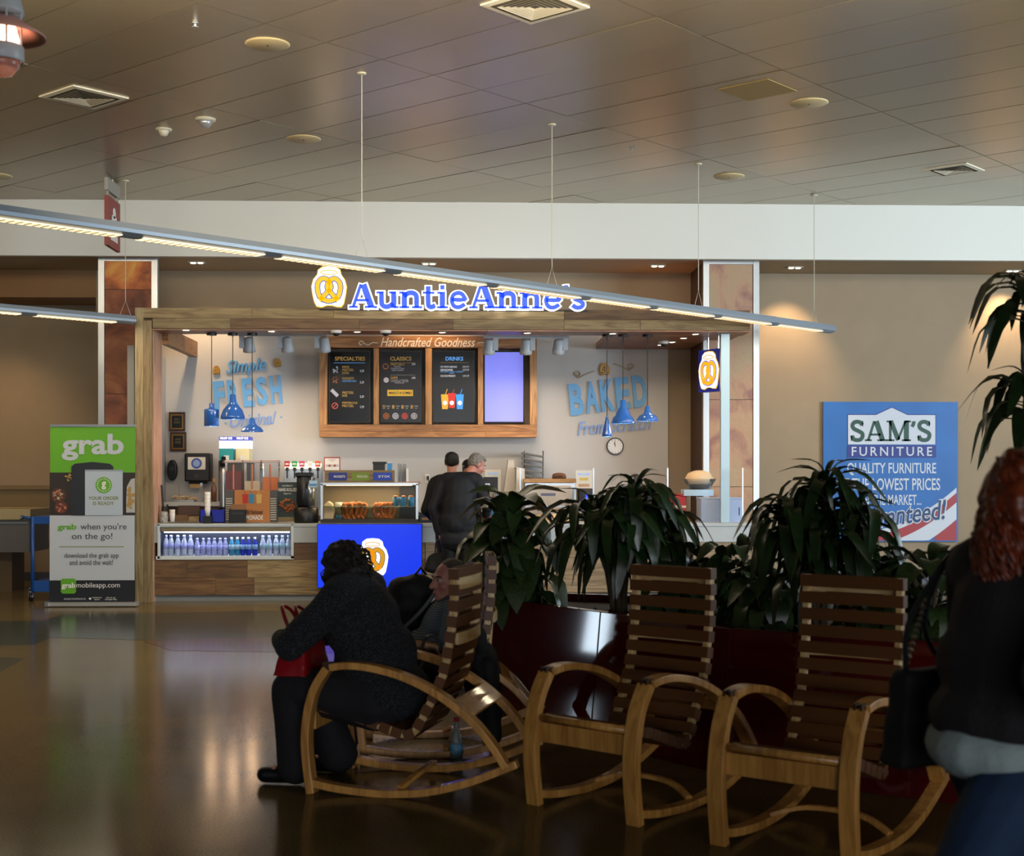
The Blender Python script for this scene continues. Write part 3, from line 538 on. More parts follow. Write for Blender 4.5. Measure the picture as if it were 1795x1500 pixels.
bigword(t, 'BAKED', [1010, 1037, 1064, 1091, 1121], 672, 728, 3.6, 24)
txt(t, 'From Scratch', 1011, 733, 1141, 758, YB, mat('letter_lilac', '7c98cc', .5), rot=BL, shear=.4, bold=.012, depth=.05)
emblem(t, fr(1059, 647, YB) @ Matrix.Rotation(BL, 4, 'Z'), .145, GOLD, GOLD, mat('gold_light', 'c29a4e', .5), mat('gold_dark', '6e4c18', .5), .006, .02)
m = MB(); s = pxm(YB)
for sx, u, v in ((-1, 1013, 656), (1, 1105, 643)):
    M = fr(u, v, YB); m.stroke([(sx*(6*math.cos(a)*(1-a/10))*s, 6*math.sin(a)*(1-a/10)*s) for a in [k*.45 for k in range(16)]], .012, .0, .02, M); m.stroke([(-sx*(-6)*s, 0), (-sx*2*s, -6*s), (-sx*14*s, 0), (-sx*30*s, 6*s-0)], .012, 0, .02, M)
m.build('swirl', mat('swirl_tan', '9a8468', .5), t)
# ------------------------------------------------------------------ clock
t = thing('wall_clock', 'round wall clock with black rim and white dial', 'clock', Q(1078, 782, YB)); M = fr(1078, 782, YB)
MB().disc((0, 0), .118, 0, .03, M, 32).build('rim', BLACK, t); MB().disc((0, 0), .1, .02, .033, M, 32).build('dial', mat('dial', 'd8dade', .5), t)
m = MB()
for k in range(12): a = k*PI/6; m.stroke([(.078*math.sin(a), .078*math.cos(a)), (.092*math.sin(a), .092*math.cos(a))], .006, .03, .035, M)
m.build('hour_marks', BLACK, t); MB().stroke([(0, -.01), (-.005, .075)], .006, .03, .038, M).build('minute_hand', BLACK, t); MB().stroke([(0, 0), (-.018, .05)], .008, .03, .037, M).build('hour_hand', BLACK, t)
# ------------------------------------------------------------------ pendants over the counter
PND = [(371, 579, 'cyl', 707, 747, 'blue cylinder pendant lamp, leftmost of the left three'), (408, 582, 'dome', 691, 735, 'largest blue dome pendant lamp in the middle of the left three'), (442, 579, 'flare', 732, 757, 'small flared blue pendant lamp hanging lowest at left'),
       (1064, 583, 'cone', 730, 765, 'slim ribbed blue cone pendant lamp by the clock'), (1092, 586, 'step', 701, 742, 'stepped wide blue pendant lamp in the middle of the right three'), (1135, 583, 'flare', 711, 738, 'flared blue pendant lamp, rightmost over the counter')]
PR = {'cyl': [(.03, 1), (.03, .88), (.034, .78), (.085, .74), (.088, .7), (.088, 0)], 'dome': [(.028, 1), (.036, .97), (.04, .66), (.07, .56), (.115, .38), (.143, .12), (.146, 0)], 'flare': [(.015, 1), (.03, .9), (.04, .6), (.055, .48), (.1, .35), (.13, .12), (.135, 0)],
      'cone': [(.012, 1), (.02, .85), (.022, .8), (.03, .68), (.031, .62), (.04, .5), (.041, .44), (.05, .32), (.051, .26), (.06, .12), (.06, 0)], 'step': [(.028, 1), (.034, .97), (.034, .72), (.06, .6), (.085, .45), (.09, .35), (.125, .22), (.14, .06), (.142, 0)]}
for u, vt, kind, v0, v1, lab in PND:
    Yp = 16.75; a = Q(u, v0, Yp); b = Q(u, v1, Yp); t = thing('pendant_lamp', lab, 'pendant lamp', (a.x, Yp, b.z), 0, 'blue pendant lamps over the counter'); h = a.z-b.z
    MB().lathe([(.001, zc_-.022-b.z), (.06, zc_-.022-b.z), (.06, zc_-.045-b.z), (.001, zc_-.05-b.z)][::-1], seg=16).build('canopy', BLACK, t, world=False)
    MB().tube([(0, 0, h), (0, 0, zc_-.04-b.z)], .005, 6).build('cord', BLACK, t, world=False)
    pr = [(r, z*h) for r, z in PR[kind]]; MB().lathe([(.001, h)]+pr+[(r-.006, z) for r, z in pr[::-1][:-2]], seg=28).build('shade', BLUEL, t, True, world=False)
    bz = .035; MB().lathe([(.001, bz-.03), (.022, bz-.02), (.03, bz), (.02, bz+.03), (.012, bz+.05)], seg=14).build('bulb', WARMG, t, True, world=False)
    point('pendant_bulb', (a.x, Yp, b.z-.03), 5, (1, .62, .32), .03)
# ------------------------------------------------------------------ blade sign
t = thing('blade_sign', 'navy box sign with glowing pretzel jar hung under the canopy right', 'sign', Q(1246, 690, 16.9))
a = Q(1240, 612, 16.9); b = Q(1257, 686, 16.9); M0 = Matrix.Translation((b.x-.04, 16.95, (a.z+b.z)/2)) @ Matrix.Rotation(math.radians(-62), 4, 'Z')
hh = a.z-b.z; MB().cbox((.0, .0, 0), (.42, .12, hh), M0).build('housing', mat('navy', '0c1f86', .4, emit=.12, emc='1030c0'), t)
MB().tube([M0 @ V((-.1, 0, hh/2)), M0 @ V((-.1, 0, hh/2+.3))], .012, 8).tube([M0 @ V((.1, 0, hh/2)), M0 @ V((.1, 0, hh/2+.3))], .012, 8).build('hanger', STEEL, t)
emblem(t, M0 @ Matrix.Translation((0, -.062, 0)) @ FACE, .4, SIGNY, SIGNW, SIGNY2, SIGNB, .006)
# ================================================================== service counter
YC = 16.5; ZT = .91
t = thing('service_counter', 'long pale topped counter faced with wooden planks', 'counter', Q(750, 1052, YC))
XA, XB = Q(265, 900, YC).x, Q(1323, 900, YC).x; xc1 = Q(277, 900, YC).x; xc2 = Q(515, 900, YC).x; xs = Q(745, 900, YC).x
zap = Q(400, 951, YC).z
MB().box((XA, YC-.02, ZT-.04), (XB, YC+.75, ZT)).build('worktop', WHT, t, bevel=.004)
MB().box((XA, YC-.01, zap), (xc1, YC+.03, ZT-.042)).build('apron', WHT, t); MB().box((xc2, YC-.01, zap), (XB, YC+.03, ZT-.042)).build('apron', WHT, t)
MB().box((XA, YC+.55, .06), (XB, YC+.7, ZT-.042)).build('carcass', BROWN, t); MB().box((XA, YC+.05, 0), (XB, YC+.1, .075)).build('kick_board', KICK, t)
zr = [Q(400, v, YC).z for v in (951.5, 981, 1012, 1043)]
planks(zr[1], zr[0], xc2, xs, [.5, .6, .7], YC, YC+.03, [WOODD, WOODL], t)
planks(zr[2], zr[1], XA, xs, [.42, .7, .95, .5], YC, YC+.03, [WOODD, WOODL], t); planks(zr[3], zr[2], XA, xs, [.75, .45, .9, .6], YC, YC+.03, [WOODD, WOODL], t)
zr2 = [zap-.003, .5, .3, .09]
for k in range(3): planks(zr2[k+1], zr2[k], xs+.004, XB, [[.8, 1.1, .9], [1.2, .7, 1.0], [.6, 1.2, .9]][k], YC, YC+.03, WOODG, t)
# drinks cooler
t = thing('drinks_cooler', 'lit glass-front cooler set in the counter, full of bottles', 'cooler', Q(396, 980, YC))
WFR = mat('cooler_frame', 'c9cbc8', .4); yf = YC-.025
za, zb2 = Q(300, 919, YC).z, Q(300, 979, YC).z
for lo, hi in (((xc1, yf, zb2), (xc1+.025, yf+.04, za)), ((xc2-.03, yf, zb2), (xc2, yf+.04, za)), ((xc1-.02, yf, zb2-.01), (xc2, yf+.04, zb2+.03)), ((xc1, yf, za-.012), (xc2, yf+.04, za))): MB().box(lo, hi).build('frame', WFR, t)
MB().box((xc1, yf+.5, zb2), (xc2, yf+.51, za-.03)).box((xc1, yf+.04, zb2), (xc1+.01, yf+.5, za-.03)).box((xc2-.01, yf+.04, zb2), (xc2, yf+.5, za-.03)).box((xc1, yf+.04, za-.05), (xc2, yf+.5, za-.048)).build('liner', mat('liner', '3c4154', .3, .3), t)
MB().box((xc1, yf+.03, zb2), (xc2, yf+.5, zb2+.03)).build('shelf', WFR, t)
MB().box((xc1+.03, yf+.03, za-.085), (xc2-.03, yf+.06, za-.02)).build('valance', mat('valance', '8a7a5a', .4), t)
MB().box((xc1+.06, yf+.08, za-.1), (xc2-.06, yf+.12, za-.085)).build('lamp', mat('cooler_lamp', 'eef4ff', .5, emit=7, emc='e8f0ff'), t)
area('cooler_light', ((xc1+xc2)/2, yf+.12, za-.11), ((xc1+xc2)/2, yf+.2, zb2), 1.4, .06, 5, (.85, .92, 1))
MB().box((xc1+.026, yf+.008, zb2+.03), (xc2-.03, yf+.014, za-.013)).build('pane', GLASS, t)
def bottle_mesh(prof, c): return [(r, z) for r, z in prof]
def bottle(u, h, r, body, cap, label, liquid, lab, grp, proto=[None], key=None):
    x = Q(u, 950, YC+.1).x
    t = thing('water_bottle', lab, 'bottle', (x, YC+.1+R.uniform(-.01, .01), zb2+.031), R.uniform(0, 3), grp)
    if key not in BOT:
        BOT[key] = [MB().lathe([(.001, 0), (r*.9, 0), (r, .01), (r*.96, h*.3), (r, h*.34), (r*.98, h*.6), (r*.8, h*.72), (r*.4, h*.86), (r*.4, h*.9)], seg=14).mesh('body'), MB().lathe([(r*.46, h*.89), (r*.46, h*.99), (r*.3, h), (.001, h)], seg=12).mesh('cap'), MB().lathe([(r*1.02, h*.34), (r*1.02, h*.6)], seg=14).mesh('wrap')]
        for me, m in zip(BOT[key], (body, cap, label)): me.materials.append(m); [setattr(p, 'use_smooth', True) for p in me.polygons]
    for n, me in zip(('body', 'cap', 'wrap'), BOT[key]): o = bpy.data.objects.new(n, me); COL.objects.link(o); o.parent = t
BOT = {}
ORD = ['first', 'second', 'third', 'fourth', 'fifth', 'sixth']
def NTH(u, us): return ORD[us.index(u)]
W1 = mat('bottle_clear', 'c8d4f0', .15, trans=.5, ior=1.2); W2 = mat('bottle_violet', 'a8b0e4', .15, trans=.5, ior=1.2); W3 = mat('bottle_teal', '3a8cb8', .15, trans=.4, ior=1.2); W4 = mat('bottle_navy', '2438b0', .15, trans=.3, ior=1.2)
WC = mat('cap_white', 'd8dce0', .4); LB = mat('wrap_blue', '6a90c4', .5); LV = mat('wrap_violet', '8890d0', .5); LT = mat('wrap_pale', '88aac4', .5)
for u in (291, 300, 312, 323, 334): bottle(u, .24, .035, W1, LV, LV, None, 'tall clear water bottle with violet cap, %s from the cooler left end' % NTH(u, (291, 300, 312, 323, 334)), 'tall bottles at the cooler left end', key='a')
for u in (346, 356, 366, 376, 386, 395): bottle(u, .205, .032, W2, LV, LV, None, 'short violet capped water bottle, %s of its six' % NTH(u, (346, 356, 366, 376, 386, 395)), 'short violet capped bottles', key='b')
for u in (406, 416): bottle(u, .215, .032, W3, WC, LT, None, 'white capped teal bottle in the middle of the cooler, %s of two' % NTH(u, (406, 416)), 'white capped teal bottles', key='c')
for u in (426, 436, 447): bottle(u, .215, .032, W4, WC, LB, None, 'white capped dark blue bottle right of the teal ones, %s of three' % NTH(u, (426, 436, 447)), 'white capped dark blue bottles', key='d')
for u in (461, 472, 484, 495, 506): bottle(u, .235, .034, W1, LT, LT, None, 'clear bottle with pale blue wrap at the cooler right end, %s of five' % NTH(u, (461, 472, 484, 495, 506)), 'clear bottles at the cooler right end', key='e')
# backlit counter sign
t = thing('backlit_counter_sign', 'bright blue backlit panel with large pretzel jar emblem on the counter front', 'sign', Q(648, 1032, 16.32))
MB().prect(556, 918, 740, 1030, 16.36, .12).build('housing', GREYD, t); MB().prect(557, 919, 739, 1029, 16.35, .01).build('face', BOXB, t)
emblem(t, fr(653, 976, 16.345), Q(681, 976, 16.34).x-Q(625, 976, 16.34).x, mat('sign_outline', 'e8eaf4', .4, emit=.8), SIGNW, SIGNY2, mat('sign_line2', '8a8494', .4, emit=.2), .005)
# ------------------------------------------------------------------ back counter and shelf
t = thing('back_counter', 'pale worktop running along the kiosk back wall', 'counter', Q(700, 1000, 18.2)); MB().box((Q(312, 700, 18.2).x, 18.1, .95), (Q(1165, 700, 18.2).x, YB-.01, 1.0)).build('worktop', WHT, t); MB().box((Q(312, 700, 18.2).x, 18.15, 0), (Q(1165, 700, 18.2).x, YB-.01, .95)).build('cabinet', WOODG, t)
t = thing('prep_shelf', 'white raised shelf with small supplies beside the drink tanks', 'shelf', Q(340, 1000, 17.6)); a = Q(287, 880, 17.5); b = Q(396, 880, 17.5); MB().box((a.x, 17.5, a.z-.05), (b.x, 18.0, a.z)).build('top', WHT, t); MB().box((a.x+.02, 17.55, 0), (b.x-.02, 18, a.z-.05)).build('cabinet', BROWN, t)
zsh = a.z
# helper: a thing standing at plane Y, made from parts given as pixel rectangles
def pthing(name, label, cat, u, v, Y, parts, group=None, bevel=.003):
    t = thing(name, label, cat, Q(u, v, Y), 0, group)
    for n, (u0, v0, u1, v1), dy, dep, m in parts: MB().prect(u0, v0, u1, v1, Y+dy, dep).build(n, m, t, bevel=bevel)
    return t
ZC = lambda Y: HOR+(CAMZ-ZT)*FPX/Y   # pixel row of the counter top at depth Y
# left wall fittings
for v0, v1, l in ((722, 756, 'upper of the two dark framed plaques on the left kiosk wall'), (757, 791, 'lower of the two dark framed plaques on the left kiosk wall')):
    k = 0 if v0 == 722 else 2
    q = pthing('wall_plaque', l, 'plaque', 310+k, v1, 18.7, [('frame', (296+k, v0, 324+k, v1), 0, .04, mat('plaque_wood', '3a1d14', .4)), ('border', (299+k, v0+4, 321+k, v1-4), -.004, .01, mat('plaque_gold', '8a6c30', .4, .5)), ('plate', (301+k, v0+6, 319+k, v1-6), -.007, .01, BLACK)])
    txt(q, 'AWARD OF\nEXCELLENCE', 305+k, v0+11, 315+k, v0+20, 18.69, mat('plaque_text', '7a6a44', .5))
q = pthing('paper_towel_dispenser', 'black wall paper towel dispenser with a white blue label', 'dispenser', 345, 845, 18.5, [('housing', (323, 794, 368, 844), 0, .24, BLACK), ('label', (329, 801, 360, 823), -.006, .01, PAPER), ('mouth', (330, 844, 362, 848), .03, .1, BLACKM)], bevel=.02)
MB().disc((0, 0), .07, 0, .004, fr(344.5, 812, 18.492)).build('logo', mat('logo_blue', '3a5aa8', .5), q); MB().disc((0, 0), .045, .003, .006, fr(344.5, 812, 18.492)).build('logo_centre', mat('logo_pale', '8fa4d0', .5), q)
MB().disc((.0, 0), .03, 0, .006, fr(344, 834, 18.497)).build('lock', GREYD, q); MB().prect(333, 848, 355, 855, 18.55, .01).build('paper_towel', mat('kraft', 'a98c5c', .7), q)
p = Q(302, 824, 18.62); t = thing('soap_dispenser', 'black oval wall soap dispenser beside the towel dispenser', 'dispenser', p)
MB().poly([(.065*math.cos(a), .14*math.sin(a)) for a in [2*PI*k/24 for k in range(24)]], -.1, 0, fr(301, 824, 18.62)).build('body', BLACK, t, bevel=.02); MB().disc((0, .02), .03, 0, .006, fr(301, 824, 18.62)).build('window', GREYD, t)
# frozen drink machines
for i, (u0, u1, c, l) in enumerate(((384, 409, '1f8c8c', 'frozen drink machine filled with teal slush'), (413, 437, 'd8cfa0', 'frozen drink machine filled with cream slush'))):
    q = pthing('frozen_drink_machine', l, 'drink machine', (u0+u1)/2, 905, 18.15, [('body', (u0-1, 807, u1+1, 903), .05, .4, mat('machine_black', '141416', .4)), ('hood', (u0, 771, u1, 786), 0, .3, mat('hood_lit', 'eef0ff', .4, emit=.8, emc='e8ecff')), ('header', (u0, 765, u1, 772), -.01, .3, mat('header_blue', '3a3f98', .4, emit=.5, emc='4450c8')), ('tank', (u0, 786, u1, 808), 0, .3, mat('slush_%d' % i, c, .3, emit=.05))])
    txt(q, 'FRUIT ICE', u0+2, 766, u1-2, 770, 18.135, SIGNW, bold=.02); MB().prect((u0+u1)/2-4, 798, (u0+u1)/2+4, 806, 18.1, .05).build('tap', WHITE, q)
# bubbler drink tanks standing on the counter
for u0, u1, vl, c, l in ((397, 426, 825, '5a1512', 'drink tank filled with dark red punch'), (430, 458, 843, 'b8a280', 'drink tank with pale cloudy lemonade'), (462, 489, 836, 'c8681c', 'drink tank with orange juice')):
    Y = 17.0; s = pxm(Y); p = Q((u0+u1)/2, ZC(Y), Y); w = (u1-u0)*s; t = thing('drink_tank', l, 'drink dispenser', (p.x, Y, ZT), 0, 'clear drink tanks on the counter')
    zt2 = Q(u0, 808, Y).z-ZT; zbt = Q(u0, 860, Y).z-ZT; zl = Q(u0, vl, Y).z-ZT
    MB().box((-w/2, -w/2, 0), (w/2, w/2, zbt)).build('base', STEEL, t, world=False, bevel=.005)
    MB().box((-w/2, -w/2, zbt), (w/2, w/2, zt2)).build('tank', PLASTIC, t, world=False, bevel=.015); MB().box((-w/2+.006, -w/2+.006, zbt+.005), (w/2-.006, w/2-.006, zl)).build('drink', mat('drink_'+c, c, .3, emit=.04), t, world=False)
    MB().box((-w/2-.004, -w/2-.004, zt2-.02), (w/2+.004, w/2+.004, zt2+.012)).build('lid', mat('tank_lid', 'c8b8b4', .3, trans=.5), t, world=False, bevel=.005); MB().tube([(0, -w/2+.01, zbt+.02), (0, -w/2+.01, zt2-.04)], .012, 8).build('spray_tube', mat('spray', 'b06a50', .4), t, world=False)
# poster box
q = pthing('lemonade_display', 'orange lemonade poster box with three painted cups', 'poster', 440, ZC(16.62), 16.62, [('panel', (411, 859, 473, 915), 0, .06, mat('poster_orange', 'b0703c', .6)), ('grey_side', (395, 859, 411, 915), .01, .06, mat('poster_grey', '4c4a46', .6)), ('grey_side', (473, 859, 486, 915), .01, .06, mat('poster_grey', '4c4a46', .6))])
for k in range(10):
    for u0, u1 in ((396, 407), (474, 484)): MB().prect(u0, 873+4*k, u1, 875+4*k, 16.622, .01).build('stripe', mat('stripe_pale', 'b0a898', .6), q)
txt(q, 'Old Fashioned', 430, 893, 461, 901, 16.615, mat('poster_dark', '3c2414', .6), shear=.3, bold=.01); txt(q, 'LEMONADE', 425, 903, 461, 911, 16.615, PAPER, bold=.02)
for u, c in ((430, 'b02a22'), (441, '2c7c9c'), (454, 'c8a05c')):
    s = pxm(16.6); M = fr(u, 874, 16.616); MB().poly([(-4*s, -8*s), (4*s, -8*s), (5*s, 8*s), (-5*s, 8*s)], 0, .003, M).stroke([(1*s, 8*s), (-2*s, 14*s)], s, 0, .003, M).disc((0, 0), 2.6*s, .002, .005, M).build('painted_cup', mat('paint_'+c, c, .6), q)
t = thing('napkin_dispenser', 'black napkin dispenser with brown napkins on the counter', 'napkin dispenser', Q(416, ZC(16.52), 16.52)); MB().prect(401, 893, 430, 916, 16.52, .12).build('case', BLACK, t, bevel=.01); MB().prect(405, 884, 429, 893, 16.55, .08).build('napkins', mat('napkin_brown', '8c6040', .8), t); MB().prect(406, 897, 425, 902, 16.516, .01).build('slot', GREYD, t)
# menu easel and coffee urn
q = pthing('counter_placard', 'teal placard with pretzel bites standing on the counter', 'placard', 505, ZC(16.8), 16.8, [('board', (487, 845, 521, 914), 0, .03, mat('placard_teal', '2f3f42', .6)), ('wood_print', (487, 906, 521, 914), -.004, .01, WOODL)])
txt(q, 'HAND-ROLLED', 488, 855, 520, 861, 16.79, PAPER, bold=.02); txt(q, 'we believe in', 495, 849, 513, 852.5, 16.79, PAPER, shear=.3); txt(q, 'happiness', 497, 863, 511, 867, 16.79, PAPER, shear=.3)
m = MB()
for k in range(34): a = R.uniform(0, 2*PI); r = R.random()**.5; m.lathe([(.001, -.018), (.017, -.01), (.02, 0), (.015, .012), (.001, .018)], Q(504+14*r*math.cos(a), 886+11*r*math.sin(a), 16.79), 7)
m.build('pretzel_bites', mat('bite_brown', '8a4c22', .5), q, True)
Y = 16.75; p = Q(537, ZC(Y), Y); t = thing('coffee_urn', 'tall black coffee dispenser with a small blue wave label', 'coffee dispenser', (p.x, Y, ZT))
zt3 = Q(540, 828, Y).z-ZT; MB().lathe([(.14, 0), (.145, .02), (.145, .17), (.12, .19)], seg=24).build('base', BLACK, t, True, world=False); MB().lathe([(.07, .19), (.085, .22), (.085, zt3-.05), (.07, zt3-.03)], (-.03, 0, 0), 20).build('body', BLACK, t, True, world=False)
MB().box((-.12, -.1, zt3-.05), (.08, .1, zt3)).build('lid', BLACK, t, world=False, bevel=.012); MB().lathe([(.05, .2), (.055, zt3-.06)], (.05, -.02, 0), 16).build('steel_column', STEEL, t, True, world=False)
rect(t, 'label', 542, 842, 556, 854, Y-.14, .01, mat('label_pale', 'a8c4d4', .5)); rect(t, 'wave_print', 543, 848, 555, 851, Y-.145, .008, mat('label_wave', '3a7cb0', .5))
# soda fountain
q = pthing('soda_fountain', 'steel soda fountain with five coloured brand tags', 'soda fountain', 530, 903, 18.2, [('body', (498, 818, 562, 903), .05, .35, STEEL), ('light_bar', (499, 812, 561, 821), .03, .2, mat('fountain_light', 'fff2c0', .4, emit=2.2, emc='ffeec0'))])
for u, c in ((503, 'b01c28'), (516, '1f8a48'), (529, 'c03860'), (543, 'd8d0c8'), (557, 'd04a28')):
    rect(q, 'tag', u-4.5, 808, u+4.5, 818, 18.2, .03, mat('tag_'+c, c, .5, emit=.25)); rect(q, 'tag_print', u-3, 811.5, u+3, 814.5, 18.195, .006, mat('tag_print', 'e0dcd8', .5)); rect(q, 'lever', u-1, 822, u+1, 838, 18.2, .02, BLACK); rect(q, 'nozzle', u-2.6, 819, u+2.6, 825, 18.17, .05, BLACK)
q = pthing('wall_notice', 'white paper notice with red border above the display case', 'notice', 582, 824, YB-.012, [('border', (568, 801, 596, 826), 0, .008, mat('notice_red', 'a83a30', .6)), ('sheet', (569.5, 803, 594.5, 826), -.003, .006, PAPER)], bevel=0)
txt(q, 'PLEASE TAKE\nONE', 576, 805, 588, 809, YB-.017, RED); 
for k in range(5): MB().disc((0, 0), .018, 0, .003, fr(573+4.6*k, 816, YB-.016)).build('picture', SORN if k % 2 else SGR, q)
# ------------------------------------------------------------------ pretzel display case
Y = 16.6; q = thing('display_case', 'glass pretzel display case with wooden header on the counter', 'display case', Q(648, ZC(Y), Y)); vb = 913
rect(q, 'base', 562, 910, 733, 917, Y, .5, GREYD)
for u0, u1 in ((562, 566), (729, 733)): rect(q, 'corner_post', u0, 848, u1, 910, Y, .03, STEEL)
rect(q, 'top_rail', 562, 846, 733, 850, Y, .5, STEEL); rect(q, 'front_pane', 566, 850, 729, 910, Y+.005, .006, GLASS); rect(q, 'glass_shelf', 566, 887, 729, 888.6, Y+.03, .42, mat('shelf_glass', 'b4c8b0', .1, trans=.7, ior=1.2)); rect(q, 'back_panel', 566, 850, 729, 910, Y+.48, .01, mat('case_back', '6c6048', .5))
rect(q, 'header', 569, 824, 690, 847, Y+.08, .25, WOODL)
for u0, u1, c, l in ((576, 608, '1f2f78', 'NUGGETS'), (617, 647, '6b7f28', 'PRETZEL DOGS'), (654, 687, '1f3d9a', 'STIX')): rect(q, 'label_card', u0, 828, u1, 842, Y+.072, .01, mat('card_'+c, c, .5, emit=.15)); txt(q, l, u0+9, 833, u1-3, 837, Y+.068, PAPER, bold=.02)
rect(q, 'light_strip', 572, 849.5, 722, 851, Y+.1, .05, mat('case_light', 'ffe0b0', .5, emit=3, emc='ffdca8'))
area('case_lamp', Q(648, 852, Y+.2), Q(648, 910, Y+.2), 1.0, .2, 7, (1, .72, .4))
PRB = mat('pretzel_brown', '9a5420', .35, var=.2, nscale=30)
def pretzel_hang(u, v, k, i):
    p = Q(u, v, Y+.2); t = thing('pretzel', ['glossy brown pretzel in the left bunch of the display case, %s of four', 'glossy brown pretzel in the right bunch of the display case, %s of three'][k] % ORD[i], 'pretzel', p, R.uniform(-.7, .7), 'pretzels standing in the display case')
    s = .105; pts = smooth_path([V((x*s, 0, z*s)) for x, z in [(-.5, -.85), (0, -.2), (.1, .2), (.0, .5), (.3, .85), (.62, .8), (.78, .3), (.5, -.5), (0, -.85), (-.5, -.5), (-.78, .3), (-.62, .8), (-.3, .85), (0, .5), (-.1, .2), (0, -.2), (.5, -.85)]], 3)
    for i, q2 in enumerate(pts): q2.y = .012*math.sin(i*.9)
    MB().tube(pts, .021, 8).build('twist', PRB, t, True, world=False)
for u, k, i in ((608, 0, 0), (616, 0, 1), (624, 0, 2), (632, 0, 3), (665, 1, 0), (673, 1, 1), (680, 1, 2)): pretzel_hang(u, 896+R.uniform(-1, 1), k, i)
for u, l in ((694, 'left'), (706, 'middle'), (721, 'right')):
    p = Q(u, 887, Y+.15); t = thing('paper_cup', 'blue paper cup of nuggets on the case shelf, %s one of three' % l, 'cup', p, 0, 'blue cups on the display shelf')
    MB().lathe([(.001, 0), (.032, 0), (.042, .11), (.038, .11), (.03, .01)], seg=18).build('cup', mat('cup_blue', '2f6f96', .5), t, True, world=False)
    m = MB()
    for k in range(6): m.lathe([(.001, -.014), (.016, -.006), (.016, .006), (.001, .014)], (R.uniform(-.02, .02), R.uniform(-.02, .02), .115), 7)
    m.build('nuggets', PRB, t, True, world=False)
p = Q(592, 907, Y+.2); t = thing('paper_bag', 'crumpled white paper bag of bites at the left of the display case', 'paper bag', Q(575, 909, Y+.2)); m = MB()
m.poly([(-.06, 0), (.06, 0), (.075, .1), (.05, .19), (.0, .22), (-.05, .18)], -.05, .05, fr(576, 910, Y+.2)); m.build('bag', mat('bag_paper', 'c8b494', .8), t, bevel=.012)
p = Q(594, 905, Y+.2); t = thing('dip_cup', 'small stacked dip cups in the display case', 'cup', Q(594, 909, Y+.2))
for k in range(3): MB().lathe([(.001, 0), (.035, 0), (.042, .05), (.036, .05)], Q(594, 909.5-11*k, Y+.2), 16).build('cup', [mat('dip_blue', '3f6f8f', .5), PLASTIC, PAPER][k], t, True)
# things on top of the case
q = pthing('card_box', 'black card box on top of the display case', 'box', 664, 824, 16.75, [('box', (654, 811, 674, 824), 0, .14, BLACK), ('lid', (653, 809, 677, 813), -.01, .16, BLACK)])
q = pthing('drink_can', 'small blue and white carton beside the black card box', 'carton', 683, 824, 16.75, [('carton', (679, 811, 687, 824), 0, .06, mat('carton_blue', '3a86c0', .5)), ('lid', (679, 810, 687, 812), .0, .06, PAPER)])
Yt = 17.0; q = pthing('wooden_tray', 'orange wooden tray behind the display case', 'tray', 715, 848, Yt, [('board', (695, 844.5, 736, 848), 0, .25, wood('tray_wood', 'c07a34', '96561e', 'X', .4, .02))]); rect(q, 'stand', 700, 848, 730, ZC(Yt), Yt+.05, .15, GREYD)
q = thing('straw_holder', 'clear holder packed with wrapped straws on the wooden tray', 'straw holder', Q(706, 844, Yt+.1)); rect(q, 'holder', 697, 826, 712, 844.4, Yt+.05, .1, PLASTIC); rect(q, 'backplate', 712, 821, 716, 844.4, Yt+.05, .1, WHITE)
for k in range(16): a = Q(699+.8*k, 844, Yt+.1+.02*(k % 3-1)); b = Q(697+.98*k+R.uniform(-1, 1), 812+R.uniform(0, 3), Yt+.1); MB().tube([a, b], .006, 5).build('straw', mat('straw_grey', '8c8a88', .6), q)
# outlet
q = pthing('wall_outlet', 'white wall outlet with a black plug and cord', 'outlet', 750, 846, YB-.012, [('plate', (745, 831, 753, 846), 0, .01, PAPER), ('plug', (748, 834, 752, 841), -.03, .03, BLACK)], bevel=0); MB().tube(smooth_path([Q(750, 840, YB-.03), Q(754, 850, YB-.04), Q(751, 865, YB-.03), Q(757, 890, YB-.05)]), .006, 6).build('cord', BLACK, q)
q = pthing('napkin_caddy', 'black caddy with napkins right of the display case', 'caddy', 748, ZC(16.7), 16.7, [('case', (735, 898, 762, 916), 0, .2, BLACK), ('napkins', (737, 893, 760, 899), .01, .16, PAPER), ('slot', (739, 907, 758, 911), -.004, .01, mat('napkin_brown', '8c6040', .8))])
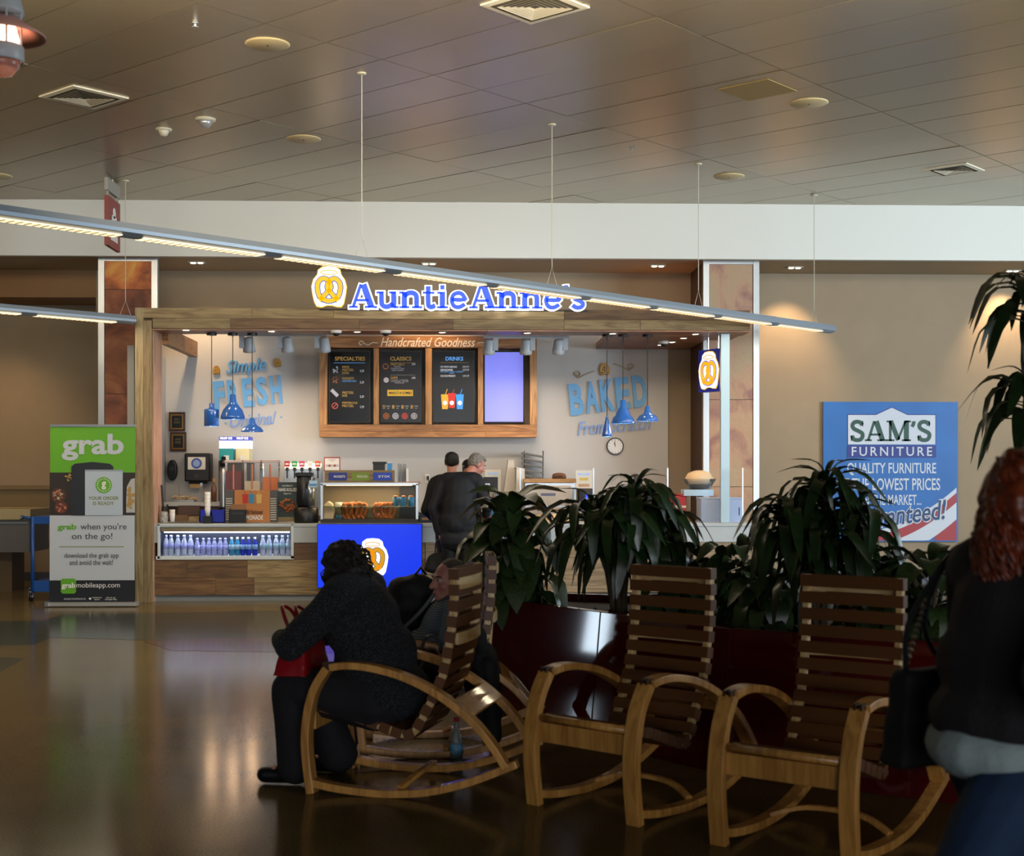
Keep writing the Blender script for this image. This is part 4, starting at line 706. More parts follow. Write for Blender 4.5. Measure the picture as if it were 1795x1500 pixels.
# ------------------------------------------------------------------ left counter bits
def cupstack(u, v0, v1, Y, n, lab, w=6):
    p = Q(u, ZC(Y), Y); t = thing('cup_stack', lab, 'cups', (p.x, Y, ZT)); s = pxm(Y); h = Q(u, v0, Y).z-ZT; hb = max(0, Q(u, v1, Y).z-ZT)
    if hb > .02: MB().box((-.05, -.05, 0), (.05, .05, hb)).build('stand', BLACK, t, world=False)
    for k in range(n): z = hb+(h-hb-.1)*k/max(1, n-1); MB().lathe([(.001, z), (.026, z), (.034, z+.1), (.031, z+.1)], seg=16).build('cup', mat('cup_white', 'd0ccc8', .5), t, True, world=False)
cupstack(364, 862, 904, 16.62, 5, 'stack of white sample cups in front of the blue bins')
for u0, u1, l in ((350, 369, 'left of the pair'), (370, 394, 'right of the pair')):
    q = thing('blue_bin', 'small open blue plastic bin on the counter, ' + l, 'bin', Q((u0+u1)/2, ZC(16.7), 16.7), 0, 'blue bins on the counter'); BB = mat('bin_blue', '1a2cb0', .35)
    a = Q(u0, 894, 16.7); b = Q(u1, ZC(16.7), 16.7); Y0, Y1 = 16.7, 16.95
    MB().box((a.x, Y0, b.z), (b.x, Y0+.008, a.z)).box((a.x, Y1, b.z), (b.x, Y1+.008, a.z)).box((a.x, Y0, b.z), (a.x+.008, Y1, a.z)).box((b.x-.008, Y0, b.z), (b.x, Y1, a.z)).box((a.x, Y0, b.z), (b.x, Y1, b.z+.008)).build('body', BB, q)
    MB().box((a.x-.004, Y0-.006, a.z-.012), (b.x+.004, Y0, a.z)).build('lip', BB, q)
q = pthing('wooden_organizer', 'low dark wooden box organizer on the left of the counter', 'organizer', 322, ZC(16.75), 16.75, [('box', (306, 903, 330, 914), 0, .2, WOODD), ('box', (330.5, 905, 349, 914), .02, .2, WOODL), ('riser', (312, 886, 350, 903), .15, .05, BROWN)])
cupstack(302, 893, 914, 16.7, 2, 'short pair of white cups at the left of the counter')
p = Q(287, ZC(16.7), 16.7); t = thing('utensil_jar', 'patterned jar with black handled utensils at the counter left end', 'jar', (p.x, 16.7, ZT))
MB().lathe([(.001, 0), (.045, 0), (.055, .05), (.052, .12), (.04, .14), (.035, .13)], seg=18).build('jar', mat('jar_pattern', '9a948c', .4, var=.5, nscale=30), t, True, world=False); MB().tube([(0, 0, .1), (-.03, .02, .45)], .012, 8).build('handle', BLACK, t, world=False); MB().tube([(.015, 0, .1), (.04, .02, .22)], .012, 8).tube([(-.02, 0, .1), (-.01, -.02, .2)], .01, 8).build('utensils', BLACK, t, world=False)
m = 0
for u, v0, w, c, l in ((353, 846, 8, 'a8bcd8', 'small clear bottle with pale cap on the raised shelf'), (375, 838, 10, 'a47a4a', 'amber topped syrup bottle on the raised shelf')):
    p = Q(u, 880, 17.7); t = thing('syrup_bottle', l, 'bottle', (p.x, 17.7, zsh)); h = Q(u, v0, 17.7).z-zsh
    MB().lathe([(.001, 0), (w*.0035, 0), (w*.0035, h*.6), (w*.0016, h*.75), (w*.0016, h*.85)], seg=14).build('body', PLASTIC if m == 0 else mat('amber_bottle', '6a4430', .3), t, True, world=False); MB().lathe([(w*.002, h*.84), (w*.002, h), (.001, h)], seg=12).build('cap', mat('bcap'+c, c, .5), t, world=False); m += 1
for u, l in ((392, 'left'),):
    p = Q(392, 905, 17.4); t = thing('flask', 'tall silver vacuum flask left of the red punch tank', 'flask', (p.x, 17.4, ZT)); h = Q(392, 800, 17.4).z-ZT
    MB().lathe([(.001, 0), (.05, 0), (.052, h*.2), (.052, h*.75), (.035, h*.85)], seg=18).build('body', STEEL, t, True, world=False); MB().lathe([(.05, h*.85), (.05, h*.93), (.03, h*.95), (.025, h), (.001, h)], seg=16).build('cap', BLACK, t, True, world=False); MB().lathe([(.054, h*.05), (.054, h*.22)], seg=18).build('band', BLACK, t, world=False)
q = pthing('sieve_tray', 'small steel tray of crumpled wrappers on the raised shelf', 'tray', 315, 880, 17.6, [('tray', (303, 876, 340, 880), 0, .25, STEEL)])
m = MB()
for k in range(16): m.lathe([(.001, -.02), (.025, -.01), (.03, 0), (.02, .015), (.001, .02)], Q(304+2.6*k, 873+R.uniform(-3, 2), 17.68), 6)
m.build('wrappers', mat('wrapper', '9c8a70', .7), q); MB().tube([Q(315, 878, 17.68), Q(314, 850, 17.68)], .006, 6).build('rod', STEEL, q)
# ------------------------------------------------------------------ right side equipment
q = pthing('menu_placard', 'beige counter placard with blue ad of round dip cups', 'placard', 885, ZC(16.7), 16.7, [('box', (858, 862, 914, 917), 0, .2, mat('placard_beige', '8f8168', .6)), ('ad', (856, 880, 897, 916), -.01, .01, mat('ad_blue', '2c6484', .5)), ('badge', (864, 865, 884, 875), -.006, .008, mat('badge_dark', '3a3440', .5)), ('badge_band', (864, 870, 884, 875), -.01, .008, RED)])
txt(q, 'EXTRA', 866, 866, 882, 869.5, 16.69, PAPER); txt(q, 'DIPS', 866, 871, 882, 874, 16.685, PAPER)
for k in range(8):
    M = fr(868+7*(k % 4)+(3 if k > 3 else 0), 884+7*(k//4), 16.685); MB().disc((0, 0), .02, 0, .003, M, 14).build('dip_rim', PAPER, q); MB().disc((0, 0), .015, .002, .005, M, 14).build('dip', mat('dipc%d' % (k % 4), ['d8c8a8', '2a2024', 'b8b4b0', 'c8b890'][k % 4], .5), q)
for k in range(7): rect(q, 'print_block', 859+5.2*k, 904, 863+5.2*k, 912, 16.686, .003, mat('blk%d' % (k % 3), ['a03a2c', 'c8c4bc', 'b86a30'][k % 3], .5))
q = pthing('cash_register', 'black cash register screen with a small white display', 'register', 860, ZC(17.1), 17.1, [('screen', (847, 836, 873, 862), 0, .06, BLACK), ('display', (850, 847, 859, 854), -.006, .01, mat('disp', 'b8bccc', .4, emit=.3)), ('base', (852, 862, 870, ZC(17.1)), .03, .2, BLACK)], bevel=.006)
q = pthing('paper_sheet', 'white instruction sheet on the wall behind the register', 'notice', 865, 862, YB-.01, [('sheet', (850, 823, 878, 864), 0, .006, PAPER)], bevel=0); txt(q, 'ORDER HERE', 855, 828, 873, 832, YB-.015, SB)
q = pthing('paper_sheet', 'white notice with yellow band on the wall right of the oven', 'notice', 1023, 857, YB-.01, [('sheet', (1009, 824, 1038, 857), 0, .006, PAPER), ('band', (1016, 837, 1031, 842), -.003, .005, mat('band_yellow', 'c8b45c', .6)), ('band', (1014, 848, 1033, 853), -.003, .005, mat('band_tan', 'b89070', .6))], bevel=0); txt(q, 'RECIPE', 1013, 829, 1034, 833, YB-.014, SB)
Yo = 17.7; q = thing('pretzel_oven', 'two-deck steel pretzel oven with bar handles and wooden top', 'oven', Q(965, 950, Yo)); zo = Q(965, 950, Yo).z
rect(q, 'body', 920, 846, 1008, 1000, Yo, .7, STEEL, bevel=.004); rect(q, 'top_board', 918, 839, 1010, 845.5, Yo-.02, .74, wood('oven_top', 'b08858', '8c6436', 'X', .5, .02))
for v0, v1 in ((851, 886), (889, 925)):
    d = rect(q, 'door', 923, v0, 1002, v1, Yo-.03, .03, mat('oven_door', 'a39788', .32, .6), bevel=.004); m = MB().tube([Q(942, v0+4, Yo-.09), Q(980, v0+4, Yo-.09)], .013, 8)
    for u in (944, 978): m.tube([Q(u, v0+4, Yo-.09), Q(u, v0+4, Yo-.03)], .009, 6)
    m.build('handle', mat('handle_steel', 'c8c0b0', .25, .8), d)
rect(q, 'logo_plate', 948, 864, 974, 869, Yo-.034, .005, mat('oven_logo', '6a7090', .5))
q = pthing('bread_board', 'round brown crusty loaf on the oven top', 'bread', 979, 839, Yo+.1, []); MB().lathe([(.09, 0), (.092, .03), (.08, .06), (.04, .075), (.001, .078)], Q(980, 839, Yo+.1), 20).build('loaf', mat('loaf', '6a4028', .6, var=.3, nscale=20), q, True); rect(q, 'stripe_tag', 973, 833, 986, 836, Yo, .004, mat('tag_dark', '2a1a14', .6))
Yt = 18.3; q = thing('tray_rack', 'black wire rack of tilted baking trays above the white hood', 'rack', Q(935, 905, Yt))
m = MB()
for u in (918, 951):
    for y in (0, .3): m.tube([Q(u, 905, Yt+y), Q(u+1, 790, Yt+y)], .007, 6)
m.build('upright', mat('rack_dark', '3a3836', .4, .4), q)
for k in range(5):
    v = 790+9.5*k; a = Q(916-(19 if k == 3 else 0), v+2-(2 if k == 3 else 0), Yt-.05); b = Q(953, v+9, Yt-.05)
    MB().add([a, b, b+V((0, .4, 0)), a+V((0, .4, 0)), a+V((0, 0, -.02)), b+V((0, 0, -.02)), b+V((0, .4, -.02)), a+V((0, .4, -.02))], [(0, 1, 2, 3), (4, 7, 6, 5), (0, 4, 5, 1), (1, 5, 6, 2), (2, 6, 7, 3), (3, 7, 4, 0)]).build('baking_tray', mat('tray_grey', '5a5650', .35, .5), q)
q = thing('dough_hood', 'white tapered hood between the register and the oven', 'hood', Q(895, 905, 17.9)); M = fr(895, 905, 17.9); s = pxm(17.9)
MB().poly([(-18*s, 0), (12*s, 0), (6*s, 99*s), (-4*s, 99*s)], -.4, 0, M).build('shell', mat('hood_white', 'b8aea0', .5), q); MB().poly([(8*s, 0), (24*s, 0), (24*s, 84*s), (10*s, 86*s)], .02, .1, M).build('side_panel', mat('hood_side', 'cac2b8', .5), q)
q = thing('dough_mound', 'covered mound of dough on the counter in front of the oven', 'dough', Q(962, ZC(16.9), 16.9)); m = MB(); p = Q(962, ZC(16.9), 16.9)
m.lathe([(.001, .1), (.12, .095), (.2, .07), (.26, .02), (.27, 0)], p, 24, Matrix.Translation(p) @ Matrix.Diagonal((1, .5, 1, 1)) @ Matrix.Translation(-p)); m.build('dough', mat('dough', 'c2a988', .7), q, True)
q = pthing('coffee_grinder', 'black appliance with a glowing blue light behind the plants', 'appliance', 1027, ZC(17.2), 17.2, [('body', (1013, 856, 1041, ZC(17.2)), 0, .25, BLACK), ('light', (1026, 867, 1030, 876), -.006, .01, mat('led_blue', '2030ff', .5, emit=3, emc='2038ff'))], bevel=.02)
q = pthing('white_crate', 'white plastic container on the right end of the counter', 'container', 1265, ZC(16.75), 16.75, [('body', (1229, 874, 1301, 918), 0, .35, mat('crate_white', '9aa8c4', .5)), ('lid', (1228, 872, 1302, 876), -.006, .36, mat('crate_white', '9aa8c4', .5)), ('handle_slot', (1295, 889, 1297, 903), -.004, .01, mat('slot_navy', '2a3c78', .5))], bevel=.012)
for u in (1236, 1292): rect(q, 'foot', u-5, 916, u+5, 919, 16.74, .03, GREYD)
q = pthing('white_scale', 'pale blue stand with clear legs carrying the bowl', 'stand', 1225, ZC(17.05), 17.05, [('top', (1199, 858, 1251, 869), 0, .25, mat('stand_blue', '9fb8cc', .4)), ('leg', (1203, 869, 1210, ZC(17.05)), .02, .05, PLASTIC), ('leg', (1222, 869, 1229, ZC(17.05)), .02, .05, PLASTIC)])
p = Q(1226, 857.5, 17.17); t = thing('mixing_bowl', 'clear plastic bowl with bread dough on the pale stand', 'bowl', p); MB().lathe([(.001, 0), (.13, 0), (.21, .13), (.205, .13), (.125, .01)], seg=24).build('bowl', PLASTIC, t, True, world=False); MB().lathe([(.12, .012), (.15, .06), (.001, .061)], seg=20).build('dark_dough', mat('rye', '2c2420', .7), t, True, world=False)
MB().lathe([(.16, .06), (.185, .12), (.14, .2), (.06, .23), (.001, .235)], (0, .02, 0), 20).build('dough', mat('dough', 'c2a988', .7), t, True, world=False)
q = pthing('red_caddy', 'red caddy with bottles half hidden by the plant leaves', 'caddy', 1185, ZC(17.1), 17.1, [('case', (1170, 866, 1203, 897), 0, .2, mat('caddy_red', 'a82430', .5)), ('white_strip', (1184, 886, 1203, 890), -.005, .008, PAPER), ('base', (1165, 897, 1206, ZC(17.1)), -.02, .25, mat('caddy_tan', 'b8936a', .5))])
q = thing('glass_guard', 'clear glass sneeze guard along the right of the counter', 'glass guard', Q(1110, ZC(16.56), 16.56))
for a, b in ((912, 1040), (1041, 1170), (1171, 1302)): rect(q, 'pane', a, 822, b, ZC(16.56), 16.56, .008, GLASS)
for u in (912, 1040.5, 1170.5, 1302): rect(q, 'clamp_post', u-1.2, 820, u+1.2, ZC(16.56), 16.555, .02, STEEL)
# ================================================================== grab banner
Y = 15.9; q = thing('banner_stand', 'tall green and white roll-up banner beside the wooden post', 'banner', Q(160, 1060, Y))
def brect(name, u0, v0, u1, v1, dy, m, dep=.004): return MB().prect(u0, v0, u1, v1, Y+dy, dep).build(name, m, q)
BG = mat('banner_green', '5a9a1c', .5); BW = mat('banner_white', 'b0b4b8', .5); BK = mat('banner_black', '14161c', .5); BT = mat('banner_text', '3a3f48', .5); BGT = mat('banner_gold', '7a7c3c', .5)
brect('sheet_green', 88, 748, 237, 828, 0, BG); brect('sheet_photo', 87, 828, 237, 903, 0, mat('photo_dark', '2a221e', .5)); brect('sheet_white', 87, 903, 236, 1017, 0, BW); brect('sheet_black', 86, 1017, 236, 1057, 0, BK)
brect('top_rail', 88, 743.5, 238, 748, -.012, STEEL, .03); brect('cassette', 81, 1056, 239, 1062, -.06, mat('cassette', 'a8a49c', .35, .5), .14); brect('foot', 78, 1055, 84, 1063, -.09, STEEL, .2); brect('pole', 158, 750, 162, 1056, .03, GREYD, .02)
txt(q, 'grab', 108, 760, 217, 807, Y-.004, BW, bold=.028); 
m = MB(); M = fr(162, 866, Y-.003); s = pxm(Y)
m.poly([(-36*s, -37*s), (36*s, -37*s), (36*s, 48*s), (30*s, 53*s), (0, 56*s), (-30*s, 53*s), (-36*s, 48*s)], 0, .006, M); m.build('phone_print', mat('phone_dark', '23262c', .4), q)
brect('phone_screen', 149, 823, 215, 903, -.012, mat('phone_screen', 'a9b2ba', .5), .004); brect('phone_bar', 149, 823, 215, 826, -.014, mat('phone_bar', '8a929a', .5), .004)
MB().disc((0, 0), 14*s, 0, .004, fr(182, 850, Y-.012), 28).build('app_logo', BG, q); txt(q, 'g', 178, 844, 186, 858, Y-.018, PAPER, bold=.03)
m = MB()
for k in range(18): a = k*PI/9; m.stroke([(11*s*math.cos(a), 11*s*math.sin(a)), (11*s*math.cos(a+.2), 11*s*math.sin(a+.2))], 1.2*s, 0, .003, fr(182, 850, Y-.016))
m.build('logo_ring', PAPER, q)
txt(q, 'YOUR ORDER', 155, 870, 208, 876, Y-.014, BGT, bold=.01); txt(q, 'IS READY', 163, 879, 200, 885, Y-.014, BGT, bold=.01)
PC = ['7a6a24', '8c4a28', '4c5c2c', 'b0764c', 'a89a84', '5a3420', 'c0a050', '3a2620']
def dish(u, v, r, rim, cols, n):
    M = fr(u, v, Y-.002); MB().disc((0, 0), r*s, 0, .003, M, 24).build('dish_print', mat('dish_'+rim, rim, .5), q)
    for c in range(len(cols)):
        m = MB()
        for k in range(n):
            a = R.uniform(0, 2*PI); x = R.random()**.5*r*.72; m.disc((x*math.cos(a)*s, x*math.sin(a)*s), R.uniform(.08, .2)*r*s, .002, .0035+.0003*((c*7+k) % 9), M, 6)
        m.build('food_print', mat('food_'+cols[c], cols[c], .5), q)
dish(121, 836.5, 8.4, '1c1a1a', ['8a7a2c', '9a5a2a', 'b0a050'], 9); dish(102, 868, 13, '4a2c20', ['b0744a', '8c4a28', 'a89a84'], 8); dish(135, 872, 11, '20282a', ['5a6a34', 'a8a88c', '3c4a28'], 9); dish(107, 889, 11, '5a2a20', ['b87850', '7a4028'], 8)
m = MB().poly([(-8*s, -30*s), (7*s, -30*s), (7*s, 30*s), (0, 28*s), (-7*s, 15*s), (-8*s, -10*s)], 0, .003, fr(229.5, 868, Y-.002)); m.build('dish_print', mat('dish_pale', 'a8a49c', .5), q)
m = MB()
for k in range(16): m.disc((R.uniform(-5, 4)*s, R.uniform(-24, 18)*s), R.uniform(2, 4)*s, .002, .004+.0002*k, fr(229.5, 868, Y-.002), 7)
m.build('food_print', mat('food_soup', 'a07c44', .5), q)
txt(q, 'grab', 101, 918, 134, 931, Y-.004, BG, bold=.03); txt(q, "when you're", 141, 917, 222, 931, Y-.004, BT, bold=.0); txt(q, 'on the go!', 126, 934, 197, 948, Y-.004, BT); brect('rule', 104, 957.5, 217, 958.5, -.004, BGT)
txt(q, 'download the grab app', 113, 969, 208, 980, Y-.004, BT); txt(q, 'and avoid the wait!', 122, 981, 198, 990, Y-.004, BT)
MB().poly([(-13*s, -10*s), (-10*s, -13*s), (10*s, -13*s), (13*s, -10*s), (13*s, 10*s), (10*s, 13*s), (-10*s, 13*s), (-13*s, 10*s)], 0, .004, fr(120, 1027, Y-.003)).build('app_logo', BG, q)
txt(q, 'grab', 108, 1021, 132, 1033, Y-.01, PAPER, bold=.03); txt(q, 'mobileapp.com', 134, 1021, 210, 1032, Y-.004, PAPER); txt(q, 'AVAILABLE FOR DOWNLOAD ON', 112, 1048, 150, 1051, Y-.004, BW); txt(q, 'Download on the\nApp Store', 162, 1046, 178, 1052, Y-.004, PAPER); txt(q, 'Get it on\nGoogle Play', 184, 1046, 205, 1052, Y-.004, PAPER)
MB().disc((0, 0), 2*s, 0, .003, fr(158, 1049, Y-.003), 12).build('fruit_mark', PAPER, q)
# ------------------------------------------------------------------ blue cart and the left counter
Y = 16.6; CB = mat('cart_blue', '1a4a8c', .35); q = thing('utility_cart', 'blue steel utility cart on casters half hidden by the banner', 'cart', Q(90, 1048, Y))
m = MB().tube([Q(57, 1038, Y), Q(57, 905, Y)], .022, 10); m.build('upright', CB, q, True); MB().tube([Q(57, 1038, Y+.55), Q(57, 905, Y+.55)], .022, 10).build('upright', CB, q, True)
for u in (150,): MB().tube([Q(u, 1038, Y), Q(u, 905, Y)], .022, 10).build('upright', CB, q, True)
a = Q(57, 905, Y); b = Q(150, 905, Y); MB().box((a.x, Y-.01, a.z-.09), (b.x, Y+.56, a.z)).build('shelf', CB, q, bevel=.006); a2 = Q(57, 1018, Y); MB().box((a.x, Y-.01, a2.z-.13), (b.x, Y+.56, a2.z)).build('shelf', CB, q, bevel=.006)
MB().tube(smooth_path([Q(57, 908, Y+.05), Q(42, 907, Y+.05), Q(42, 907, Y+.5), Q(57, 908, Y+.5)], 3), .018, 8).build('push_handle', CB, q, True); MB().tube([Q(36, 907, Y+.05), Q(40, 907, Y+.05)], .026, 10).build('handle_cap', STEEL, q)
for u, dy in ((55, 0), (55, .5), (148, 0)):
    p = Q(u, 1048, Y+dy); p.z = .05
    c = MB().lathe([(.05, -.015), (.052, 0), (.05, .015)], seg=18, M=Matrix.Translation(p) @ Matrix.Rotation(PI/2, 4, 'Y')).build('caster', BLACK, q, True); MB().lathe([(.02, -.02), (.02, .02)], seg=10, M=Matrix.Translation(p) @ Matrix.Rotation(PI/2, 4, 'Y')).build('hub', STEEL, c); MB().box((p.x-.03, p.y-.02, .05), (p.x-.022, p.y+.02, .12)).box((p.x+.022, p.y-.02, .05), (p.x+.03, p.y+.02, .12)).box((p.x-.03, p.y-.02, .1), (p.x+.03, p.y+.02, .12)).build('fork', STEEL, c)
Y = 17.6; q = thing('side_counter', 'cream topped side counter at the far left behind the cart', 'counter', Q(0, 1050, Y)); a = Q(-120, 892, Y); b = Q(53, 911, Y)
MB().box((a.x, Y, b.z), (b.x, Y+.9, a.z)).build('worktop', mat('cream_top', 'a89870', .5), q, bevel=.01); c = Q(50, 968, Y); MB().box((a.x, Y+.04, c.z), (c.x, Y+.85, b.z)).build('drawer_front', mat('counter_grey', '5c5a56', .5), q); MB().box((a.x, Y+.3, 0), (c.x-.3, Y+.8, c.z)).build('pedestal', mat('counter_brown', '57452c', .6), q); MB().box((a.x, Y+.02, b.z-.05), (c.x-.02, Y+.04, b.z-.03)).build('rail', STEEL, q)
# ================================================================== furniture poster
Y = YW-.05; q = thing('furniture_poster', 'blue furniture store poster on the beige wall', 'poster', Q(1560, 950, Y))
def frect(n, u0, v0, u1, v1, dy, m, dep=.004): return MB().prect(u0, v0, u1, v1, Y+dy, dep).build(n, m, q)
frect('board', 1443, 704, 1679, 949, 0, mat('poster_blue', '1f62a8', .5, var=.1, nscale=2), .04)
s = pxm(Y); PW = mat('poster_white', 'c4c8d0', .5); NV = mat('poster_navy', '22307c', .5); GRN = mat('poster_green', '1c4434', .5); PRD = mat('poster_red', '9c2c30', .5)
def roof(k, z, m): MB().poly([(-(78+k)*s, -26*s), ((78+k)*s, -26*s), ((78+k)*s, (26+k)*s), ((28+k*.4)*s, (26+k)*s), (0, (39+k)*s), (-(28+k*.4)*s, (26+k)*s), (-(78+k)*s, (26+k)*s)], 0, z, fr(1563, 753, Y)).build('house_print', m, q)
roof(1.6, .003, NV); roof(0, .005, PW); frect('name_band', 1485, 780, 1641, 802, -.006, NV)
slab(q, "SAM'S", 1490, 737, 1634, 773, Y-.007, [(GRN, 0, 0, .002)]); txt(q, 'FURNITURE', 1493, 783, 1634, 799, Y-.008, PW, spacing=1.35, bold=.01)
txt(q, 'QUALITY FURNITURE', 1485, 811, 1641, 833, Y-.003, PW, bold=.012); txt(q, 'AT THE LOWEST PRICES', 1467, 838, 1648, 859, Y-.003, PW, bold=.012); txt(q, 'IN THE MARKET...', 1511, 867, 1615, 885, Y-.003, PW, bold=.01)
def band(u0, pts0, pts1, m, z): MB().poly([((u-1563)*s, (826-v)*s) for u, v in pts0+pts1[::-1]], 0, z, fr(1563, 826, Y)).build('ribbon_print', m, q)
def cv(off): return [(u, 941+off-(u-1480)**2/200*.38) for u in range(1480, 1680, 11)]
C_ = lambda us, f: [(u, f(u)) for u in us]
f0 = lambda u: 936-((u-1500)/179)**2*78+6; f1 = lambda u: f0(u)+17; f2 = lambda u: f1(u)+30
us = list(range(1500, 1679, 10))+[1679]
cl = lambda ps: [(u, min(v, 948.5)) for u, v in ps]
band(0, cl(C_(us, lambda u: f0(u)-9)), cl(C_(us, f0)), PW, .003); band(0, cl(C_(us, f0)), cl(C_(us, f1)), PRD, .004); band(0, cl(C_(us, f1)), cl(C_(us, f2)), PW, .0035); us2 = [u for u in us if f2(u) < 947]; band(0, cl(C_(us2, f2)), cl(C_(us2, lambda u: 960)), PRD, .003)
txt(q, 'guaranteed!', 1489, 883, 1663, 932, Y-.008, PW, shear=.3, bold=.045, rot=.12); txt(q, 'guaranteed!', 1491, 885, 1661, 930, Y-.011, mat('poster_ink', '1c3866', .5), shear=.3, bold=.01, rot=.12)
# ================================================================== planter
PL = mat('planter_red', '480b0d', .05, coat=.0, var=.12, nscale=6, spec=.4); ZP = .73
A = CW(-.17, 8.72); M1 = CW(1.05, 7.05); B = CW(3.3, 5.6); C = CW(4.4, 7.6); D = CW(-.02, 9.4)
t = thing('planter', 'large glossy dark red planter behind the rocking chairs', 'planter', CW(1.6, 7.6))
TL = .077
def wall_seg(a, b, n, name, thick=.05):
    d = (b-a).normalized(); nn = V((-d.y, d.x, 0))
    for k in range(n):
        p = a.lerp(b, k/n)+d*.003; q = a.lerp(b, (k+1)/n)-d*.003; i1 = q+nn*thick; i0 = p+nn*thick
        MB().add([p, q, i1, i0]+[x+nn*TL+V((0, 0, ZP)) for x in (p, q, i1, i0)], [(3, 2, 1, 0), (4, 5, 6, 7), (0, 1, 5, 4), (1, 2, 6, 5), (2, 3, 7, 6), (3, 0, 4, 7)]).build(name, PL, t, bevel=.004)
wall_seg(A, M1, 2, 'panel'); wall_seg(M1, B, 2, 'panel'); wall_seg(B, C, 2, 'panel'); wall_seg(C, D, 3, 'panel'); wall_seg(D, A, 1, 'panel')
so = MB(); cen = (A+B+C+D)/4; ring = [cen+(x-cen)*.87 for x in (A, M1, B, C, D)]; so.poly([(x.x, x.y) for x in ring], .05, ZP-.05)
for k in range(420):
    w = [R.random() for _ in range(5)]; sw = sum(w); p = sum(((x*(w[i]/sw)) for i, x in enumerate(ring)), V((0, 0, 0))); e = R.random(); p = p.lerp(ring[R.randrange(4)].lerp(ring[R.randrange(4)], R.random()), e*.9); r = R.uniform(.012, .035)
    so.lathe([(.001, -r), (r, 0), (.001, r*.7)], (p.x, p.y, ZP-.05), 5)
o = so.build('bark_mulch', mat('mulch', '33251a', .9, var=.4, nscale=20), t); o['kind'] = 'stuff'
# ================================================================== plants
LEAFA = mat('leaf_dark', '1d3014', .3, var=.2, nscale=9, rnd=.25, coat=.1); LEAFB = mat('leaf_mottled', '304220', .35, var=.35, nscale=26, rnd=.25); LEAFC = mat('leaf_bright', '34581c', .35, rnd=.1, var=.1); STEM = mat('stem_brown', '4a3a28', .8, var=.2, nscale=20)
LM = {}
def leaf_mesh(kind, droop, n=7):
    key = (kind, droop)
    if key in LM: return LM[key]
    vs, fs = [], []; L = 1.0; x = z = 0.0
    for i in range(n+1):
        s = i/n; e = min(1, s*1.5); e = e*e*(3-2*e)
        th = {1: 1.0-.5*s, 2: .9-1.2*e, 3: .75-1.75*e, 4: .5-1.85*e, 5: .2-1.6*e}[droop]
        w = {'strap': .062*math.sin(PI*min(1, s*.93+.07))**.7, 'broad': .2*math.sin(PI*(s*.97+.02))**.9}[kind]*(1 if s < 1 else .02)+.004
        vs += [(-w, x, z+w*.35), (0, x, z), (w, x, z+w*.35)]
        x += L/n*math.cos(th); z += L/n*math.sin(th)
    for i in range(n):
        for k in (0, 1): fs.append((3*i+k, 3*i+k+1, 3*i+k+4, 3*i+k+3))
    me = bpy.data.meshes.new('leaf'); me.from_pydata(vs, [], fs); me.update()
    for p in me.polygons: p.use_smooth = True
    LM[key] = me; return me
LV_ = {}
def leaf(par, base, az, pitch, L, kind, droop, m):
    k = (kind, droop, m.name)
    if k not in LV_: me = leaf_mesh(kind, droop).copy(); me.materials.append(m); LV_[k] = me
    o = bpy.data.objects.new('leaf', LV_[k]); COL.objects.link(o); o.parent = par; o.location = base
    o.rotation_euler = Euler((pitch, R.uniform(-.3, .3), az-PI/2), 'XYZ'); o.scale = (L*R.uniform(.9, 1.15), L, L)
def plant(u, v, D_, label, heads, kind, m, L, name, nl, zb=ZP-.06, group=None, cat='plant', zmin=None):
    p = QD(u, v, D_); t = thing(name, label, cat, (p.x, p.y, zb), 0, group)
    for (dx, dy, h, n) in heads:
        top = V((dx, dy, h)); mid = V((dx*.35+R.uniform(-.03, .03), dy*.4, h*.5))
        MB().tube(smooth_path([V((dx*.15, dy*.15, -.02)), mid, top], 4), [.022-.0008*i for i in range(9)], 8).build('stem', STEM, t, True, world=False)
        for k in range(n):
            f = k/n; az = k*2.399+R.uniform(-.3, .3); el = (1-f)
            dr = R.choice([4, 5, 5]) if f < .45 else R.choice([3, 4]) if f < .85 else R.choice([2, 3])
            leaf(t, top+V((0, 0, -.22*el+.03)), az, R.uniform(-.2, .15) if f < .85 else R.uniform(.0, .35), L*R.uniform(.75, 1.15)*(1 if f < .8 else .6), kind, dr, m)
    return t
def bush(u, v, D_, label, n, L, m, spread=.18, kind='broad', up=.4, zb=ZP-.06, name='leafy_plant', h=.22):
    p = QD(u, v, D_); t = thing(name, label, 'plant', (p.x, p.y, zb))
    for s in range(4):
        a = s*PI/2+R.uniform(0, 1); MB().tube([(0, 0, 0), (.1*math.cos(a), .1*math.sin(a), h+.1)], .01, 6).build('stem', STEM, t, True, world=False)
    for k in range(n):
        f = k/n; az = k*2.399+R.uniform(-.4, .4); r = spread*R.random()*(1-f*.7)
        dr = R.choice([4, 5]) if f < .5 else R.choice([3, 4]) if f < .85 else R.choice([2, 3])
        leaf(t, V((r*math.cos(az), r*math.sin(az), h*(.15+f*1.25))), az, R.uniform(-.25, .2) if f < .85 else R.uniform(.0, .4), L*R.uniform(.7, 1.1), kind, dr, m)
    return t
q = bush(893, 1060, 8.75, 'broad-leaved mottled plant at the planter left end', 90, .38, LEAFB, .2, up=.3, h=.44)
leaf(q, V((.02, 0, .47)), 1.6, .5, .24, 'broad', 1, LEAFC); leaf(q, V((.03, 0, .5)), .3, .1, .36, 'broad', 2, LEAFB)
plant(1085, 1060, 8.35, 'tall dark dracaena with drooping strap leaves behind the middle rocking chair', [(-.15, .03, .62, 54), (.1, .0, .74, 60), (.0, -.12, .56, 44), (.22, .05, .58, 46)], 'strap', LEAFA, .50, 'dracaena_plant', 40)
bush(1190, 1065, 8.3, 'low leafy plant between the two dark dracaenas, its left half', 46, .32, LEAFB, .2, h=.25)
